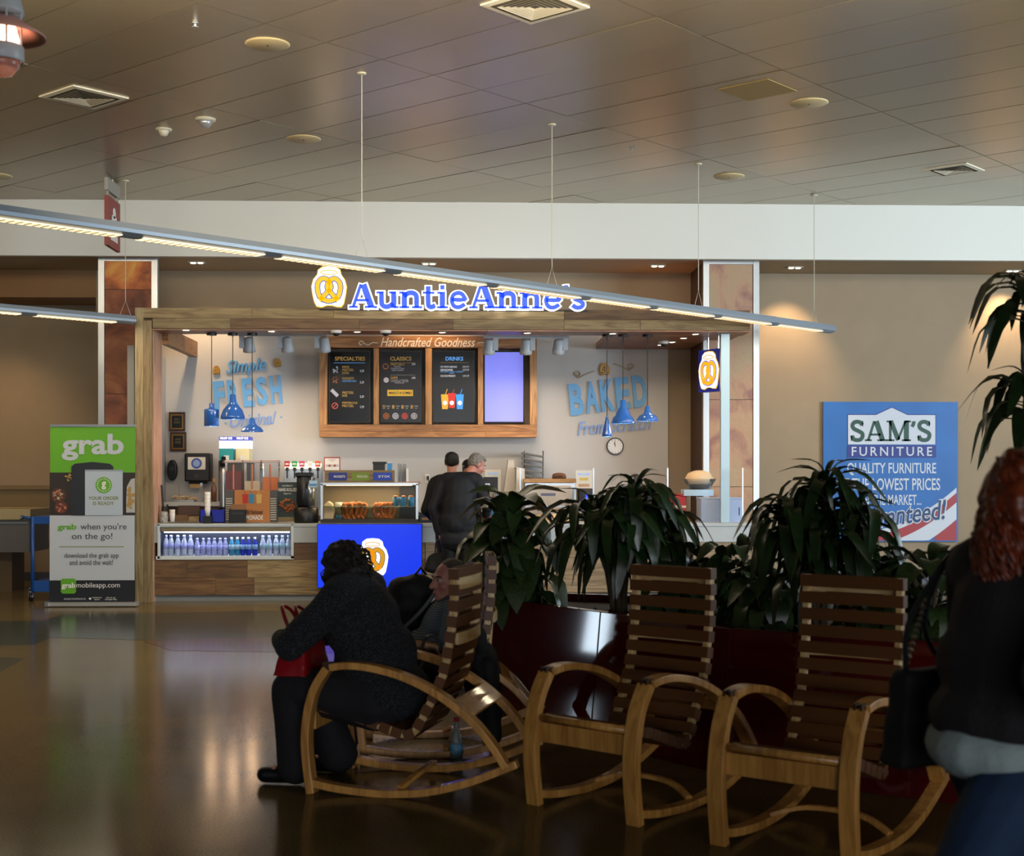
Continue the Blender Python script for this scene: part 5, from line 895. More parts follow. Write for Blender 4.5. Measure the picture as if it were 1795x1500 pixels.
bush(1285, 1065, 8.1, 'low leafy plant between the two dark dracaenas, its right half with one upright leaf', 46, .33, LEAFB, .2, h=.27)
plant(1432, 1080, 7.35, 'dark dracaena with drooping leaves in front of the blue poster', [(-.13, 0, .66, 48), (.06, .05, .78, 60), (.19, -.05, .62, 46), (-.02, -.12, .5, 40)], 'strap', LEAFA, .47, 'dracaena_plant', 40)
bush(1345, 1080, 7.55, 'low leafy plant at the planter front edge below the poster', 40, .3, LEAFB, .2, h=.18)
bush(1545, 1090, 7.35, 'low leafy plant behind the third empty rocking chair', 46, .3, LEAFB, .25, h=.22); bush(1630, 1090, 6.95, 'low plant with upright leaves beside the red-haired woman', 40, .34, LEAFB, .16, h=.28)
plant(1800, 780, 6.7, 'tallest dracaena towering behind the red-haired woman', [(.0, 0, 1.28, 40), (.03, .02, 1.75, 34)], 'strap', LEAFA, .42, 'dracaena_plant', 40)
# ================================================================== rocking chairs
def rocking_chair(label):
    t = thing('rocking_chair', label, 'chair', (0, 0, 0), 0, 'maple rocking chairs with leather straps')
    arm = smooth_path([(0, .285, .6), (0, .2, .612), (0, .08, .604), (0, -.08, .566), (0, -.25, .488), (0, -.4, .38), (0, -.5, .27), (0, -.57, .165)], 4)
    leg = smooth_path([(0, .38, .0), (0, .405, .2), (0, .4, .35), (0, .365, .49), (0, .3, .595)], 4)
    roc = smooth_path([(0, .385, .052), (0, .25, .03), (0, .1, .019), (0, -.02, .0185), (0, -.2, .037), (0, -.4, .093), (0, -.62, .185)], 4)
    def bar(w, h): return [(-w, -h), (w, -h), (w, h), (-w, h)]
    for sx in (-1, 1):
        X = Matrix.Translation((sx*.285, 0, 0))
        MB().sweep(arm, bar(.036, .017), X).build('arm', MAPLE, t, bevel=.004, world=False); MB().sweep(leg, bar(.036, .02), X).build('leg', MAPLE, t, bevel=.004, world=False); MB().sweep(roc, bar(.03, .018), X).build('rocker', MAPLE, t, bevel=.004, world=False)
        m = MB()
        for k in (-.014, .014): m.box((sx*.285+k-.005, .27, .58), (sx*.285+k+.005, .322, .622))
        m.build('joint_slot', mat('joint_dark', '3a2410', .5), t, world=False)
        rail = smooth_path([(0, .38, .405), (0, .2, .365), (0, .05, .315), (0, -.05, .285), (0, -.1, .295), (0, -.14, .35), (0, -.245, .565), (0, -.285, .77), (0, -.3, .92), (0, -.3, 1.07)], 4)
        MB().sweep(rail, bar(.014, .019), Matrix.Translation((sx*.215, 0, 0))).build('seat_rail', MAPLEB, t, bevel=.003, world=False)
    MB().box((-.25, .375, .295), (.25, .395, .385)).build('front_board', MAPLE, t, bevel=.004, world=False)
    MB().tube([(-.24, .385, .405), (.24, .385, .405)], .018, 8).build('front_rod', MAPLE, t, True, world=False)
    MB().box((-.265, -.06, -.008), (.265, .06, .008), Matrix.Translation((0, -.36, .425)) @ Matrix.Rotation(.62, 4, 'X')).build('rear_board', MAPLE, t, bevel=.004, world=False)
    for y, z in ((-.322, 1.0), (-.315, .74)): MB().sweep([(-.215, y+.005, z), (-.1, y-.012, z), (.1, y-.012, z), (.215, y+.005, z)], [(-.028, -.008), (.028, -.008), (.028, .008), (-.028, .008)], up=(0, 0, 1)).build('back_slat', MAPLEB, t, bevel=.003, world=False)
    MB().sweep(smooth_path([(-.27, -.05, .04), (-.12, -.1, .085), (.12, -.1, .085), (.27, -.05, .04)], 4), [(-.016, -.01), (.016, -.01), (.016, .01), (-.016, .01)], up=(0, 1, 0)).build('stretcher', MAPLE, t, bevel=.003, world=False)
    # straps: sleeves of leather round both rails
    ln = [0]
    for i in range(1, len(rail)): ln.append(ln[-1]+(rail[i]-rail[i-1]).length)
    def at(s):
        for i in range(1, len(rail)):
            if ln[i] >= s: f = (s-ln[i-1])/(ln[i]-ln[i-1]); return rail[i-1].lerp(rail[i], f), (rail[i]-rail[i-1]).normalized()
        return rail[-1], (rail[-1]-rail[-2]).normalized()
    sm = MB(); w, h, d, th = .233, .024, .026, .004
    sm.box((-w, -d, h-th), (w, d, h)).box((-w, -d, -h), (w, d, -h+th)).box((-w-th, -d, -h), (-w, d, h)).box((w, -d, -h), (w+th, d, h)); me = sm.mesh('strap'); me.materials.append(CARAMEL)
    s = .045
    while s < ln[-1]-.02:
        p, tg = at(s); o = bpy.data.objects.new('strap', me); COL.objects.link(o); o.parent = t
        yv = tg; xv = V((1, 0, 0)); zv = xv.cross(yv); o.matrix_local = Matrix((xv, yv, zv)).transposed().to_4x4(); o.location = p; o.rotation_mode = 'XYZ'
        s += .062 if s < .42 else .074
    return t
def heading(l, r):   # chair spot from its two front feet, given as pixel (u, v) on the floor
    a = QZ(l[0], l[1], .0); b = QZ(r[0], r[1], .0); lat = (b-a).normalized(); fw = V((lat.y, -lat.x, 0)); c = (a+b)/2-fw*.38; return c, math.atan2(-fw.x, fw.y)
ch = rocking_chair('empty maple rocking chair in the middle, in front of the dark red planter')
c, rz = heading((922, 1406), (1132, 1450)); ch.location = c; ch.rotation_euler[2] = rz; CH3 = (c, rz)
c, rz = heading((1250, 1478), (1506, 1524)); dup(ch, c, rz, 'empty maple rocking chair beside the red-haired woman')
CH1 = (CW(-.515, 6.84), math.radians(75)); dup(ch, CH1[0], CH1[1], 'maple rocking chair seen from the side, occupied by the woman in dark knit')
CH2 = (CW(-.42, 7.74), math.radians(91)); dup(ch, CH2[0], CH2[1], 'maple rocking chair behind, occupied by the man in the striped shirt')
# ================================================================== people
def capsule(m, a, b, ra, rb, seg=12):
    a, b = V(a), V(b); d = (b-a); L = d.length
    if L < 1e-5: return ell(m, a, (ra, ra, ra))
    d.normalize(); pts, rr = [], []
    for k in range(4): t = -PI/2+k*PI/8; pts.append(a+d*(math.sin(t)*ra)); rr.append(max(1e-3, math.cos(t)*ra))
    for k in range(4): pts.append(a.lerp(b, k/3)); rr.append(ra+(rb-ra)*k/3)
    for k in range(1, 5): t = k*PI/8; pts.append(b+d*(math.sin(t)*rb)); rr.append(max(1e-3, math.cos(t)*rb))
    m.tube(pts, rr, seg)
def ell(m, c, r, Rm=None, seg=14):
    M = Matrix.Translation(c) @ (Rm.to_4x4() if Rm else Matrix()) @ Matrix.Diagonal((r[0], r[1], r[2], 1))
    m.lathe([(max(1e-3, math.sin(PI*k/10)), -math.cos(PI*k/10)) for k in range(11)], (0, 0, 0), seg, M)
def fuse(prims, voxel, name, m, parent, rough=0, rscale=12, sm=4):
    mb = MB()
    for p in prims:
        if p[0] == 'c': capsule(mb, *p[1:5])
        elif p[0] == 'b':
            a, b, k = p[1:4]; cx, cy = (a[0]+b[0])/2, (a[1]+b[1])/2; n = len(mb.v); mb.box(a, b)
            for i in range(4, 8): v = mb.v[n+i]; mb.v[n+i] = V((cx+(v.x-cx)*k, cy+(v.y-cy)*k, v.z))
        else: ell(mb, p[1], p[2], p[3] if len(p) > 3 else None)
    o = bpy.data.objects.new('temp', mb.mesh('temp')); COL.objects.link(o)
    r = o.modifiers.new('r', 'REMESH'); r.mode = 'VOXEL'; r.voxel_size = voxel
    s = o.modifiers.new('s', 'SMOOTH'); s.factor = .5; s.iterations = sm
    me = bpy.data.meshes.new_from_object(o.evaluated_get(bpy.context.evaluated_depsgraph_get())); bpy.data.objects.remove(o)
    if rough:
        off = [v.normal*rough*noise.noise(v.co*rscale) for v in me.vertices]
        for v, d in zip(me.vertices, off): v.co += d
    me.name = name; me.materials.clear(); return link(name, me, m, parent, True, world=False)
def hand(P, wr, d, n, side, curl=.5, s=1.0):
    d = V(d).normalized(); n = V(n); n = (n-d*n.dot(d)).normalized(); a = d.cross(n).normalized()*side     # a: from little finger to thumb side
    for k, (off, L) in enumerate(((.03, .078), (.01, .086), (-.01, .08), (-.03, .062))):
        b = wr+d*.085*s+a*off*s; P.append(('c', wr+a*off*.5*s+d*.01, b, .014*s, .011*s)); p = b; dd = V(d)
        for j in range(3):
            dd = (Matrix.Rotation(curl*(.55+.25*j), 3, a*side) @ dd) if False else (dd+n*curl*(.5+.3*j)).normalized()
            q = p+dd*L*[.45, .32, .23][j]*s; P.append(('c', p, q, .0095*s-.0006*j, .009*s-.0008*j)); p = q
    b = wr+d*.03*s+a*.022*s; q = b+(d*.6+a*.75+n*.25).normalized()*.045*s; P += [('c', b, q, .014*s, .011*s), ('c', q, q+(d*.85+a*.25+n*.5*curl).normalized()*.035*s, .0105*s, .009*s)]
def head_prims(c, Rm, s=1.0, jaw=1.0):
    T = lambda x, y, z: V(c)+Rm @ V((x*s, y*s, z*s))
    P = [('e', T(0, -.012, .03), (.074*s, .093*s, .082*s), Rm), ('e', T(0, .026, -.022), (.062*s*jaw, .063*s, .083*s), Rm), ('e', T(0, .045, -.08), (.042*s*jaw, .04*s, .03*s), Rm), ('c', T(0, .088, .014), T(0, .113, -.022), .0095*s, .0145*s), ('e', T(0, .076, .03), (.05*s, .017*s, .011*s), Rm), ('e', T(0, .088, -.052), (.023*s, .012*s, .005*s), Rm), ('e', T(0, .086, -.062), (.02*s, .012*s, .006*s), Rm), ('e', T(0, .081, -.088), (.02*s, .012*s, .014*s), Rm)]
    for x in (-1, 1): P += [('e', T(x*.036, .06, -.022), (.025*s, .025*s, .022*s), Rm), ('e', T(x*.077, -.004, -.006), (.010*s, .021*s, .032*s), Rm), ('c', T(x*.008, .1, -.024), T(x*.016, .092, -.026), .008*s, .007*s)]
    return P, T
SKIN = mat('skin', 'b8806a', .5, var=.06, nscale=8); SKIN2 = mat('skin_pink', 'b4796a', .5, var=.08, nscale=8); EYEW = mat('eye_white', 'cfc8c0', .3); IRIS = mat('iris', '2a1c14', .2); LIP = mat('lips', '8a4a44', .5)
def person(label, loc, rz, J, Rh, top, legs, skin=SKIN, hs=1.0, girth=1.0, sleeve=1.0, coat=None, shoe=BLACK, hands=((.5, 1), (.5, -1)), hand_dirs=None, face=True, jaw=1.0, voxel=.0085, legr=1.0, topname='jacket', topr=.012, tuck=0, neck=True, hems=None):
    """J: joints in the figure's own frame (x right, y ahead, z up)."""
    t = thing('person', label, 'person', loc, rz); j = {k: V(v) for k, v in J.items()}; g = girth
    up = (j['chest']-j['pel']).normalized(); P = []
    tr = (j['shR']-j['shL']).normalized(); ty = up.cross(tr).normalized(); Rt = Matrix((tr, ty, tr.cross(ty))).transposed()
    def torso(e):
        return [('e', j['pel'], (.165*g+e, .125*g+e, .13+e), Rt), ('e', j['pel'].lerp(j['chest'], .4), (.15*g+e, .12*g**1.5+e, .17+e), Rt), ('e', j['chest'], (.17*g**.8+e, .12*g+e, .2+e), Rt), ('c', j['shL'].lerp(j['shR'], .12), j['shL'].lerp(j['shR'], .88), .07*g**.5+e, .07*g**.5+e), ('c', j['chest']+up*.1, j['neck'], .1+e, .06+e*.3)]
    def armp(e, f, sides='LR', k=1):
        q = []
        for s_ in sides:
            a, b, c = j['sh'+s_], j['el'+s_], j['wr'+s_]; q.append(('c', a, b, .056*g**.6+e, .043*g**.4+e))
            if f > .5: q.append(('c', b, b.lerp(c, (f-.5)*2), .043*g**.4+e, .043-(.043-.029)*(f-.5)*2+e))
            elif f < .5: q[-1] = ('c', a, a.lerp(b, f*2), .056*g**.6+e*1.6, .047+e*1.8)
        return q
    def legp(e, r0=1.0, end=1.0):
        q = []
        for s_ in 'LR':
            a, b, c = j['hp'+s_], j['kn'+s_], j['an'+s_]; q += [('c', a, b, .088*g**.6*r0+e, .058*r0+e), ('c', b, b.lerp(c, end), .058*r0+e, (.04 if end == 1 else .05)*r0+e*1.3)]
        return q
    hp, T = head_prims(j['head'], Rh, hs, jaw)
    P += torso(0)+armp(0, 1)+legp(0)+hp+[('c', T(0, -.02, -.05), j['neck'], .054*hs, .06)]
    for s_ in 'LR': P += [('c', j['an'+s_], j['to'+s_], .035, .03)]
    for i, s_ in enumerate('LR'):
        d = (j['wr'+s_]-j['el'+s_]).normalized(); n = V((1 if s_ == 'L' else -1, 0, -.3))
        if hand_dirs and hand_dirs.get(s_): d, n = hand_dirs[s_]
        hand(P, j['wr'+s_], d, n, -1 if s_ == 'L' else 1, hands[i][0])
    fuse(P, voxel, 'body', skin, t, sm=3)
    q = torso(topr)+armp(topr*.8, sleeve)
    if coat: q += coat(j)
    tp = fuse([x for x in q], .012, topname, top, t, rough=.012, rscale=7)
    q = legp(topr*.9, legr, .97)+[('e', j['pel'], (.168*g+.008, .13*g+.008, .12), Rt)]
    fuse(q, .012, 'trousers', legs, t, rough=.008, rscale=8)
    for s_ in 'LR':
        a, b = j['an'+s_], j['to'+s_]; lo = V((a.x, a.y, b.z)); back = (a-b); back.z = 0
        fuse([('c', a+V((0, 0, -.02)), lo.lerp(b, .4)+V((0, 0, .02)), .045, .045), ('c', lo+back*.12, b, .04, .042)], .01, 'shoe', shoe, t)
    if face:
        for x in (-1, 1):
            e = MB(); ell(e, T(x*.031, .0765, .012), (.013*hs, .011*hs, .0085*hs), Rh); e = e.build('eye', EYEW, t, True, world=False); m = MB(); ell(m, T(x*.031, .086, .012), (.0055*hs, .003*hs, .0055*hs), Rh, 10); m.build('iris', IRIS, e, True, world=False)
            m = MB(); m.tube([T(x*.014, .09, .031), T(x*.032, .089, .036), T(x*.05, .077, .031)], .004*hs, 6); m.build('eyebrow', IRIS, t, True, world=False)
        m = MB(); ell(m, T(0, .0965, -.057), (.021*hs, .005*hs, .0045*hs), Rh); m.build('mouth', LIP, t, True, world=False)
    return t, j, T
def hair(t, T, Rm, blobs, m, hs=1.0, rough=.006, rs=40, extra=(), voxel=.007):
    P = [('e', T(x, y, z), (a*hs, b*hs, c*hs), Rm) for x, y, z, a, b, c in blobs]+list(extra)
    return fuse(P, voxel, 'hair', m, t, rough=rough, rscale=rs, sm=2)
def rotm(yaw=0, pitch=0, roll=0): return (Matrix.Rotation(yaw, 3, 'Z') @ Matrix.Rotation(pitch, 3, 'X') @ Matrix.Rotation(roll, 3, 'Y'))
SHORT = [(0, -.03, .055, .08, .086, .07), (0, -.06, .015, .078, .055, .07), (-.06, -.025, .02, .024, .06, .05), (.06, -.025, .02, .024, .06, .05)]
def knit(n, a, b):
    m = mat(n, a, .9, bump=.8, bscale=260); nt = m.node_tree; N = nt.nodes; L = nt.links; tc = [x for x in N if x.type == 'TEX_COORD'][0]
    nz = N.new('ShaderNodeTexNoise'); nz.inputs['Scale'].default_value = 110; nz.inputs['Detail'].default_value = 4; mp = N.new('ShaderNodeMapping'); mp.inputs['Scale'].default_value = (1, 1, 2.5); L.new(tc.outputs['Object'], mp.inputs[0]); L.new(mp.outputs[0], nz.inputs[0])
    cr = N.new('ShaderNodeValToRGB'); cr.color_ramp.elements[0].color = lin(a); cr.color_ramp.elements[0].position = .48; cr.color_ramp.elements[1].color = lin(b); cr.color_ramp.elements[1].position = .68; L.new(nz.outputs[0], cr.inputs[0]); L.new(cr.outputs[0], N['Principled BSDF'].inputs['Base Color']); return m
KNIT = knit('knit_dark', '141519', '4a4c54'); DARKP = mat('trouser_dark', '17161a', .85, bump=.2); SUIT = mat('suit_navy', '0b0e18', .75, bump=.1); SUITB = mat('coat_black', '08090c', .8, bump=.1); JEAN = mat('jeans', '18304f', .8, var=.15, nscale=12, bump=.2, bscale=200)
# --- seated woman in dark knit (faces her own +y; the chair points to the left)
Rw = rotm(-.35, -.42)
J = dict(pel=(0, .0, .46), chest=(0, .13, .80), neck=(0, .19, .975), head=(.0, .225, 1.045), shL=(-.21, .16, .93), shR=(.21, .16, .93), elL=(-.33, .37, .70), elR=(.31, .40, .70), wrL=(-.1, .50, .70), wrR=(.10, .50, .68), hpL=(-.1, .02, .43), hpR=(.1, .02, .43), knL=(-.13, .44, .47), knR=(.13, .46, .47), anL=(-.12, .42, .09), anR=(.16, .30, .09), toL=(-.13, .58, .045), toR=(.18, .46, .045))
tw, j, T = person('seated woman in dark grey knit cardigan seen from behind, head bowed', CW(-.615, 6.84), math.radians(75), J, Rw, KNIT, DARKP, girth=1.32, topname='cardigan', topr=.03, coat=lambda j: [('e', V((0, -.03, .46)), (.25, .19, .15)), ('e', V((0, .05, .62)), (.25, .2, .2))], hands=((.9, 1), (.9, -1)), legr=1.25)
HW = mat('hair_dark_brown', '1c120c', .6, bump=.6, bscale=90, stretch=(3, 3, .4))
hw_ = hair(tw, T, Rw, [(0, -.02, .055, .094, .105, .08), (0, -.07, .0, .092, .06, .09), (-.07, -.015, .0, .035, .07, .085), (.07, -.015, .0, .035, .07, .085), (0, -.07, -.07, .07, .045, .05), (-.082, .03, -.035, .018, .03, .06), (-.088, .045, -.075, .014, .018, .03)], HW, rough=.014, rs=30)
m = MB()
for k in range(160):
    a = R.uniform(0, 6.28); e_ = R.uniform(-.9, 1.4); n_ = V((math.cos(a)*math.cos(e_), math.sin(a)*math.cos(e_), math.sin(e_)))
    if n_.y > .45 and n_.z < .5: continue
    q0 = V((n_.x*.094, -.025+n_.y*.107, .02+n_.z*.115)); tg_ = V((R.uniform(-1, 1)*.3, -.6, -.8)); pts = [q0+tg_*(.055*i/4)+n_*(.012*math.sin(i*.9)+R.uniform(-.002, .005)) for i in range(5)]
    m.tube([T(*q_) for q_ in pts], [.006, .006, .005, .004, .002], 5, False)
for k in range(7):
    pts = [V((-.085-.008*math.sin(i+k), .04+.004*k+.008*math.cos(i*1.3+k), .0-.02*i)) for i in range(6)]; m.tube([T(*q_) for q_ in pts], [.005, .005, .005, .004, .004, .002], 5, False)
m.build('hair_strands', HW, tw, True, world=False)
m = MB()
for x in (-1, 1): m.stroke([(x*.031+.024*math.cos(a), .012+.018*math.sin(a)) for a in [2*PI*k/14 for k in range(14)]], .004, 0, .003, Matrix.Translation(T(0, .1, 0)) @ Rw.to_4x4() @ Matrix.Rotation(PI/2, 4, 'X'), True); m.tube([T(x*.056, .098, .015), T(x*.082, .0, .01)], .0025, 5)
m.build('glasses', BLACK, tw, world=False)
# red handbag on her lap
hb = thing('handbag', 'red leather handbag on the lap of the woman in knit', 'handbag', tw.matrix_basis @ V((-.02, .43, .56)), math.radians(75)); hb.location = Matrix.LocRotScale(tw.location, tw.rotation_euler, None) @ V((-.05, .40, .545))
fuse([('b', (-.19, -.07, .0), (.19, .1, .2), .62)], .01, 'bag_body', RED, hb, rough=.01, rscale=9, sm=8)
for y in (-.02, .05): MB().tube(smooth_path([(-.07, y, .19), (-.06, y+.04, .28), (0, y+.07, .32), (.06, y+.04, .28), (.07, y, .19)], 4), .0095, 8).build('handle', RED, hb, True, world=False)
# --- seated man in striped shirt
def stripes(n, a, b):
    m = mat(n, a, .8, bump=.15, bscale=150); nt = m.node_tree; N = nt.nodes; L = nt.links; tc = [x for x in N if x.type == 'TEX_COORD'][0]
    wv = N.new('ShaderNodeTexWave'); wv.bands_direction = 'Z'; wv.inputs['Scale'].default_value = 26; wv.inputs['Distortion'].default_value = .6; L.new(tc.outputs['Object'], wv.inputs[0]); cr = N.new('ShaderNodeValToRGB'); cr.color_ramp.elements[0].color = lin(a); cr.color_ramp.elements[0].position = .6; cr.color_ramp.elements[1].color = lin(b); cr.color_ramp.elements[1].position = .85
    L.new(wv.outputs[0], cr.inputs[0]); L.new(cr.outputs[0], N['Principled BSDF'].inputs['Base Color']); return m
SHIRT = stripes('shirt_striped', '434d5a', '6c7988'); SHIRT.node_tree.nodes['Principled BSDF'].inputs['Roughness'].default_value = .85
Rm_ = rotm(.42, -.05)
J = dict(pel=(0, .0, .38), chest=(0, -.07, .64), neck=(0, -.1, .815), head=(0, -.07, .92), shL=(-.2, -.09, .76), shR=(.2, -.09, .76), elL=(-.27, -.02, .56), elR=(.29, .1, .6), wrL=(-.14, .22, .56), wrR=(.12, .28, .58), hpL=(-.1, .05, .38), hpR=(.1, .05, .38), knL=(-.14, .46, .46), knR=(.16, .46, .46), anL=(-.14, .5, .09), anR=(.16, .52, .09), toL=(-.15, .66, .045), toR=(.18, .68, .045))
tm, j, T = person('seated man with short grey-brown hair in blue striped polo shirt', CW(-.42, 7.72), math.radians(99), J, Rm_, SHIRT, JEAN, skin=SKIN2, girth=1.2, sleeve=.42, topname='polo_shirt', topr=.014, hands=((.5, 1), (.5, -1)), coat=lambda j: [('e', V((0, .03, .5)), (.2, .2, .17))])
hair(tm, T, Rm_, SHORT, mat('hair_greybrown', '4a3e34', .7, bump=.4, bscale=120), rough=.005)
MB().tube([T(0, -.02, -.075)+V((-.06, .0, -.04)), T(0, .05, -.1)+V((0, .02, -.02)), T(0, -.02, -.075)+V((.06, .0, -.04))], .018, 8).build('collar', SHIRT, tm, True, world=False)
# backpack on his lap and black coats
bp = thing('backpack', 'black backpack with pale strap beside the seated man', 'backpack', QD(718, 1082, 8.05)); bp.location.z = .56
bp.location = CW(-.60, 7.95, .64)
fuse([('e', V((0, 0, .12)), (.14, .12, .17)), ('e', V((.06, 0, .22)), (.12, .1, .08)), ('e', V((-.06, -.08, .08)), (.09, .06, .1))], .012, 'bag_body', mat('bag_black', '0d0d10', .7, bump=.3), bp, rough=.02, rscale=9)
MB().tube(smooth_path([(-.02, -.09, .0), (.1, -.12, .12), (.2, -.1, .27), (.16, 0, .3)], 4), .012, 8).build('strap', mat('strap_pale', '6a6e74', .6), bp, True, world=False); MB().tube([(.05, -.03, .3), (.08, 0, .34), (.11, .02, .3)], .008, 6).build('grab_loop', BLACK, bp, True, world=False)
co = thing('black_coat', 'black coat hanging over the back of the second rocking chair', 'coat', CW(-.16, 7.52))
fuse([('e', V((.0, 0, .45)), (.1, .2, .16)), ('e', V((.02, .02, .28)), (.085, .17, .2)), ('e', V((.04, .0, .14)), (.06, .12, .1)), ('e', V((-.03, -.02, .62)), (.05, .2, .08))], .014, 'coat', SUITB, co, rough=.03, rscale=7); fuse([('c', V((.03, -.16, .5)), V((.06, -.2, .14)), .05, .045)], .012, 'sleeve', SUITB, co, rough=.01)
cs = thing('black_bag', 'black cloth bag hanging from the chair arm between the seated pair', 'bag', CW(-.42, 7.28)); fuse([('e', V((0, 0, .47)), (.07, .05, .14)), ('e', V((.0, 0, .36)), (.085, .06, .1))], .012, 'bag_body', SUITB, cs, rough=.015); MB().tube(smooth_path([(-.05, 0, .58), (-.03, .0, .66), (.03, .0, .66), (.05, 0, .58)], 4), .008, 6).build('strap', BLACK, cs, True, world=False)
# soda bottle on the floor
p = QZ(800, 1336, 0); sb = thing('soda_bottle', 'clear glass soda bottle with dark drink standing under the rocking chair', 'bottle', (p.x, p.y, 0)); 
MB().lathe([(.001, 0), (.03, 0), (.033, .012), (.034, .1), (.031, .13), (.02, .165), (.013, .195), (.012, .225), (.001, .225)], seg=18).build('glass', mat('bottle_glass', 'b8c4c4', .08, trans=.8, ior=1.2), sb, True, world=False); MB().lathe([(.001, .004), (.029, .006), (.031, .045), (.001, .046)], seg=16).build('drink', mat('cola', '1a0c08', .2), sb, True, world=False); MB().lathe([(.0345, .05), (.0348, .1)], seg=18).build('label', mat('soda_label', '5a8aa8', .5, var=.4, nscale=60), sb, True, world=False); MB().lathe([(.014, .215), (.015, .235), (.001, .237)], seg=12).build('cap', RED, sb, world=False)
# --- customers at the counter
def stand(h, lean=0, turn=0, elL=None, wrL=None, elR=None, wrR=None, headx=0, heady=.05, drop=0):
    k = h/1.78; d = dict(pel=(0, 0, .93), chest=(0, lean*.5, 1.27), neck=(headx*.5, lean, 1.47-drop*.5), head=(headx, lean+heady, 1.64-drop), shL=(-.19, lean*.8, 1.41), shR=(.19, lean*.8, 1.41), elL=elL or (-.26, lean*.6-.02, 1.12), elR=elR or (.26, lean*.6-.02, 1.12), wrL=wrL or (-.24, .08+lean*.6, .87), wrR=wrR or (.24, .08+lean*.6, .87), hpL=(-.09, 0, .9), hpR=(.09, 0, .9), knL=(-.1, .02, .48), knR=(.1, .02, .48), anL=(-.11, -.02, .09), anR=(.11, -.02, .09), toL=(-.13, .13, .045), toR=(.13, .13, .045))
    return {a: V(b)*k for a, b in d.items()}
Rs = rotm(-.95, -.5)
p = QD(806, 1060, 15.55); J = stand(1.8, lean=.13, headx=.15, heady=.12, drop=.06, elL=(-.28, .0, 1.1), wrL=(-.22, .02, .84), elR=(.3, .12, 1.12), wrR=(.22, .42, 1.02))
ts, j, T = person('grey-haired man in long dark navy suit coat leaning at the counter', (p.x-.02, 15.55, 0), math.radians(-14), J, Rs, SUIT, SUITB, skin=SKIN2, girth=1.02, topname='suit_coat', topr=.022, voxel=.01, coat=lambda j: [('e', V((0, .02, 1.05)), (.2, .15, .32)), ('c', V((-.07, -.0, .76)), V((.07, -.0, .76)), .14, .14), ('c', V((-.07, -.0, .98)), V((.07, -.0, .98)), .14, .14)], hands=((1.2, 1), (.2, -1)))
hair(ts, T, Rs, SHORT+[(0, .03, .09, .06, .05, .03)], mat('hair_grey', '77706a', .7, bump=.4, bscale=120), rough=.008)
MB().tube([T(-.05, -.05, -.11), T(.0, -.07, -.1), T(.05, -.05, -.11), T(.06, .0, -.12)], .02, 8).build('shirt_collar', mat('shirt_pale', 'a8aab4', .7), ts, True, world=False)
hp_ = Matrix.LocRotScale(ts.location, ts.rotation_euler, None) @ (J['wrL']+V((0, .02, -.1))); bc = thing('black_bag', 'black bag held by its loop in the suited man left hand', 'bag', (hp_.x, hp_.y, hp_.z-.36))
fuse([('e', V((0, 0, .1)), (.16, .05, .13)), ('e', V((0, 0, .05)), (.18, .055, .06))], .012, 'bag_body', SUITB, bc, rough=.01); MB().tube(smooth_path([(-.05, 0, .2), (-.04, 0, .34), (0, 0, .37), (.04, 0, .34), (.05, 0, .2)], 3), .008, 6).build('handle', BLACK, bc, True, world=False)
Rs = rotm(-.1, -.15)
J = stand(1.76, lean=.06, heady=.03, elL=(-.3, .02, 1.1), wrL=(-.2, .25, 1.0))
tb, j, T = person('dark-haired man in black coat half hidden behind the suited man', (QD(793, 1055, 15.95).x, 15.95, 0), math.radians(4), J, Rs, SUITB, SUITB, girth=1.05, topname='coat', topr=.025, voxel=.011, coat=lambda j: [('e', V((0, -.01, .95)), (.23, .17, .28))])
hair(tb, T, Rs, SHORT, mat('hair_black', '14100e', .6, bump=.4, bscale=120), rough=.005)
# --- staff behind the counter
Rs = rotm(PI, -.1); J = stand(1.66, heady=.03)
Rs = rotm(0, -.15)
tc_, j, T = person('cashier with a black cap behind the counter, mostly hidden', (QD(822, 1000, 17.6).x, 17.62, 0), PI, J, Rs, SUITB, SUITB, topname='shirt', voxel=.012)
hair(tc_, T, Rs, SHORT, mat('hair_black', '14100e', .6), rough=.004)
cp = fuse([('e', T(0, -.01, .075), (.09, .1, .075), Rs), ('e', T(0, .1, .07), (.07, .075, .012), Rs)], .008, 'cap', BLACK, tc_); MB().tube([T(.086*math.sin(a), -.01+.098*math.cos(a), .07) for a in [2*PI*k/20 for k in range(21)]], .004, 6, False).build('cap_band', PAPER, cp, True, world=False)
Rs = rotm(.0, -.75); J = stand(1.62, lean=.24, heady=.08, drop=.16, wrL=(-.12, .42, 1.0), wrR=(.12, .42, 1.0), elL=(-.27, .25, 1.1), elR=(.27, .25, 1.1))
th_, j, T = person('worker in dark shirt with head bowed behind the plant and glass guard', (QD(1104, 1000, 17.6).x, 17.75, 0), math.radians(192), J, Rs, mat('work_shirt', '1c2430', .8), SUITB, topname='shirt', voxel=.012)
hair(th_, T, Rs, [(a, b, c, d*1.1, e*1.1, f*1.1) for a, b, c, d, e, f in SHORT], mat('hair_black', '14100e', .6), rough=.006)
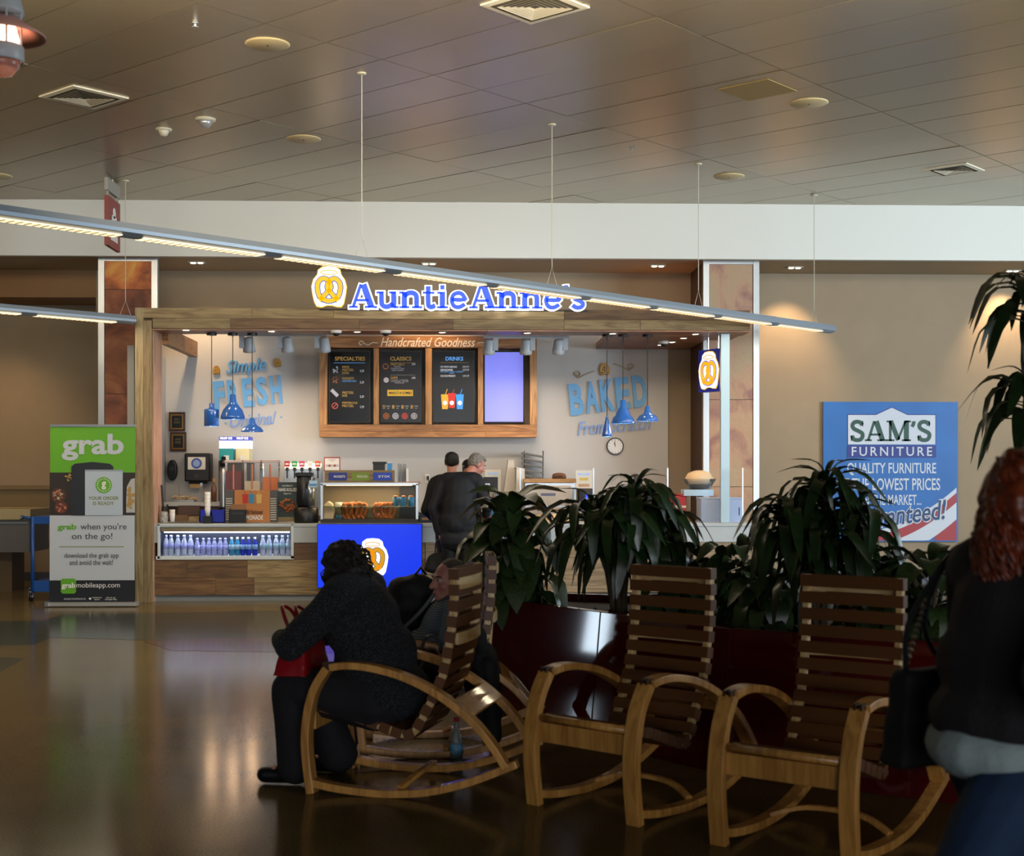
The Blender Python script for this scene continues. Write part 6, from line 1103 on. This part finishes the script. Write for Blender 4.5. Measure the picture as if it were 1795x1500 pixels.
# --- woman with red hair walking past on the right
Rs = rotm(-.1, -.05)
J = dict(pel=(0, 0, .87), chest=(0, .03, 1.14), neck=(0, .04, 1.33), head=(0, .07, 1.455), shL=(-.175, .03, 1.27), shR=(.175, .03, 1.27), elL=(-.22, .06, 1.03), elR=(.25, -.13, 1.05), wrL=(-.12, .28, .95), wrR=(.27, -.02, .89), hpL=(-.09, 0, .84), hpR=(.09, 0, .84), knL=(-.1, .14, .47), knR=(.1, -.27, .53), anL=(-.1, .22, .09), anR=(.1, -.62, .2), toL=(-.11, .37, .045), toR=(.11, -.54, .06))
p = QD(1777, 1300, 3.5)
JK = mat('jacket_charcoal', '1e191c', .85, bump=.3, bscale=120)
tr_, j, T = person('woman with curly red hair in charcoal jacket and jeans walking past', (p.x, p.y, 0), math.radians(-68), J, Rs, JK, JEAN, girth=1.12, topname='jacket', topr=.022, voxel=.008, sleeve=.97, coat=lambda j: [('e', V((0, -.01, .92)), (.225, .185, .11)), ('e', V((0, 0, 1.04)), (.215, .17, .16))], legr=1.15)
fuse([('e', V((0, -.02, .84)), (.222, .185, .1)), ('e', V((0, -.05, .84)), (.18, .17, .09))], .01, 'white_shirt_hem', mat('shirt_white', '9aa8a8', .8, bump=.15), tr_, rough=.006)
RH = mat('hair_red', '6a2a10', .4, var=.3, nscale=30, rnd=0)
hair(tr_, T, Rs, [(0, -.02, .055, .092, .102, .08), (0, -.08, -.03, .1, .06, .12), (0, -.09, -.14, .1, .05, .1), (-.08, -.03, -.06, .03, .05, .11), (.08, -.03, -.06, .03, .05, .11)], RH, rough=.012, rs=26)
m = MB()
for k in range(520):
    a = R.uniform(-2.5, 2.5); z0_ = R.uniform(-.02, .12) if k % 2 else R.uniform(-.2, .04); L_ = R.uniform(.14, .26); ph = R.uniform(0, 6); cr_ = R.uniform(.006, .013); pts = []
    for i in range(13):
        f = i/12; z = z0_-L_*f; r = .092*math.sqrt(max(.08, 1-(max(0, z-.01)/.135)**2))+.03*min(1, max(0, .05-z)*6)+R.uniform(-.003, .003)
        x = math.sin(a)*r+cr_*math.cos(ph+f*14); y = -.02-math.cos(a)*r+cr_*math.sin(ph+f*14)
        if y > .05 and abs(x) < .07: y = .05
        pts.append(T(x, y, z))
    m.tube(pts, [.0055*(1-.5*i/12) for i in range(13)], 5, False)
m.build('curls', RH, tr_, True, world=False)
sp = thing('shoulder_bag', 'black shoulder bag on a chain strap behind the red-haired woman', 'handbag', tr_.location.copy(), tr_.rotation_euler[2])
fuse([('b', (-.35, -.15, .74), (-.24, .08, 1.0), .72)], .012, 'bag_body', BLACKM, sp, rough=.006, sm=8); 
for y0 in (-.1, .03): MB().tube(smooth_path([(-.285, y0, 1.0), (-.3, -.04+y0*.4, 1.12), (-.24, -.0, 1.3), (-.17, .02, 1.345)], 4), .008, 6).build('strap', BLACKM, sp, True, world=False)
m = MB()
for k in range(12): q_ = V((-.305, -.09, 1.0)).lerp(V((-.29, -.03, 1.18)), k/11); m.lathe([(.004, -.006), (.009, 0), (.004, .006)], q_, 6)
m.build('chain', mat('chain_metal', 'a89c90', .3, .9), sp, world=False)
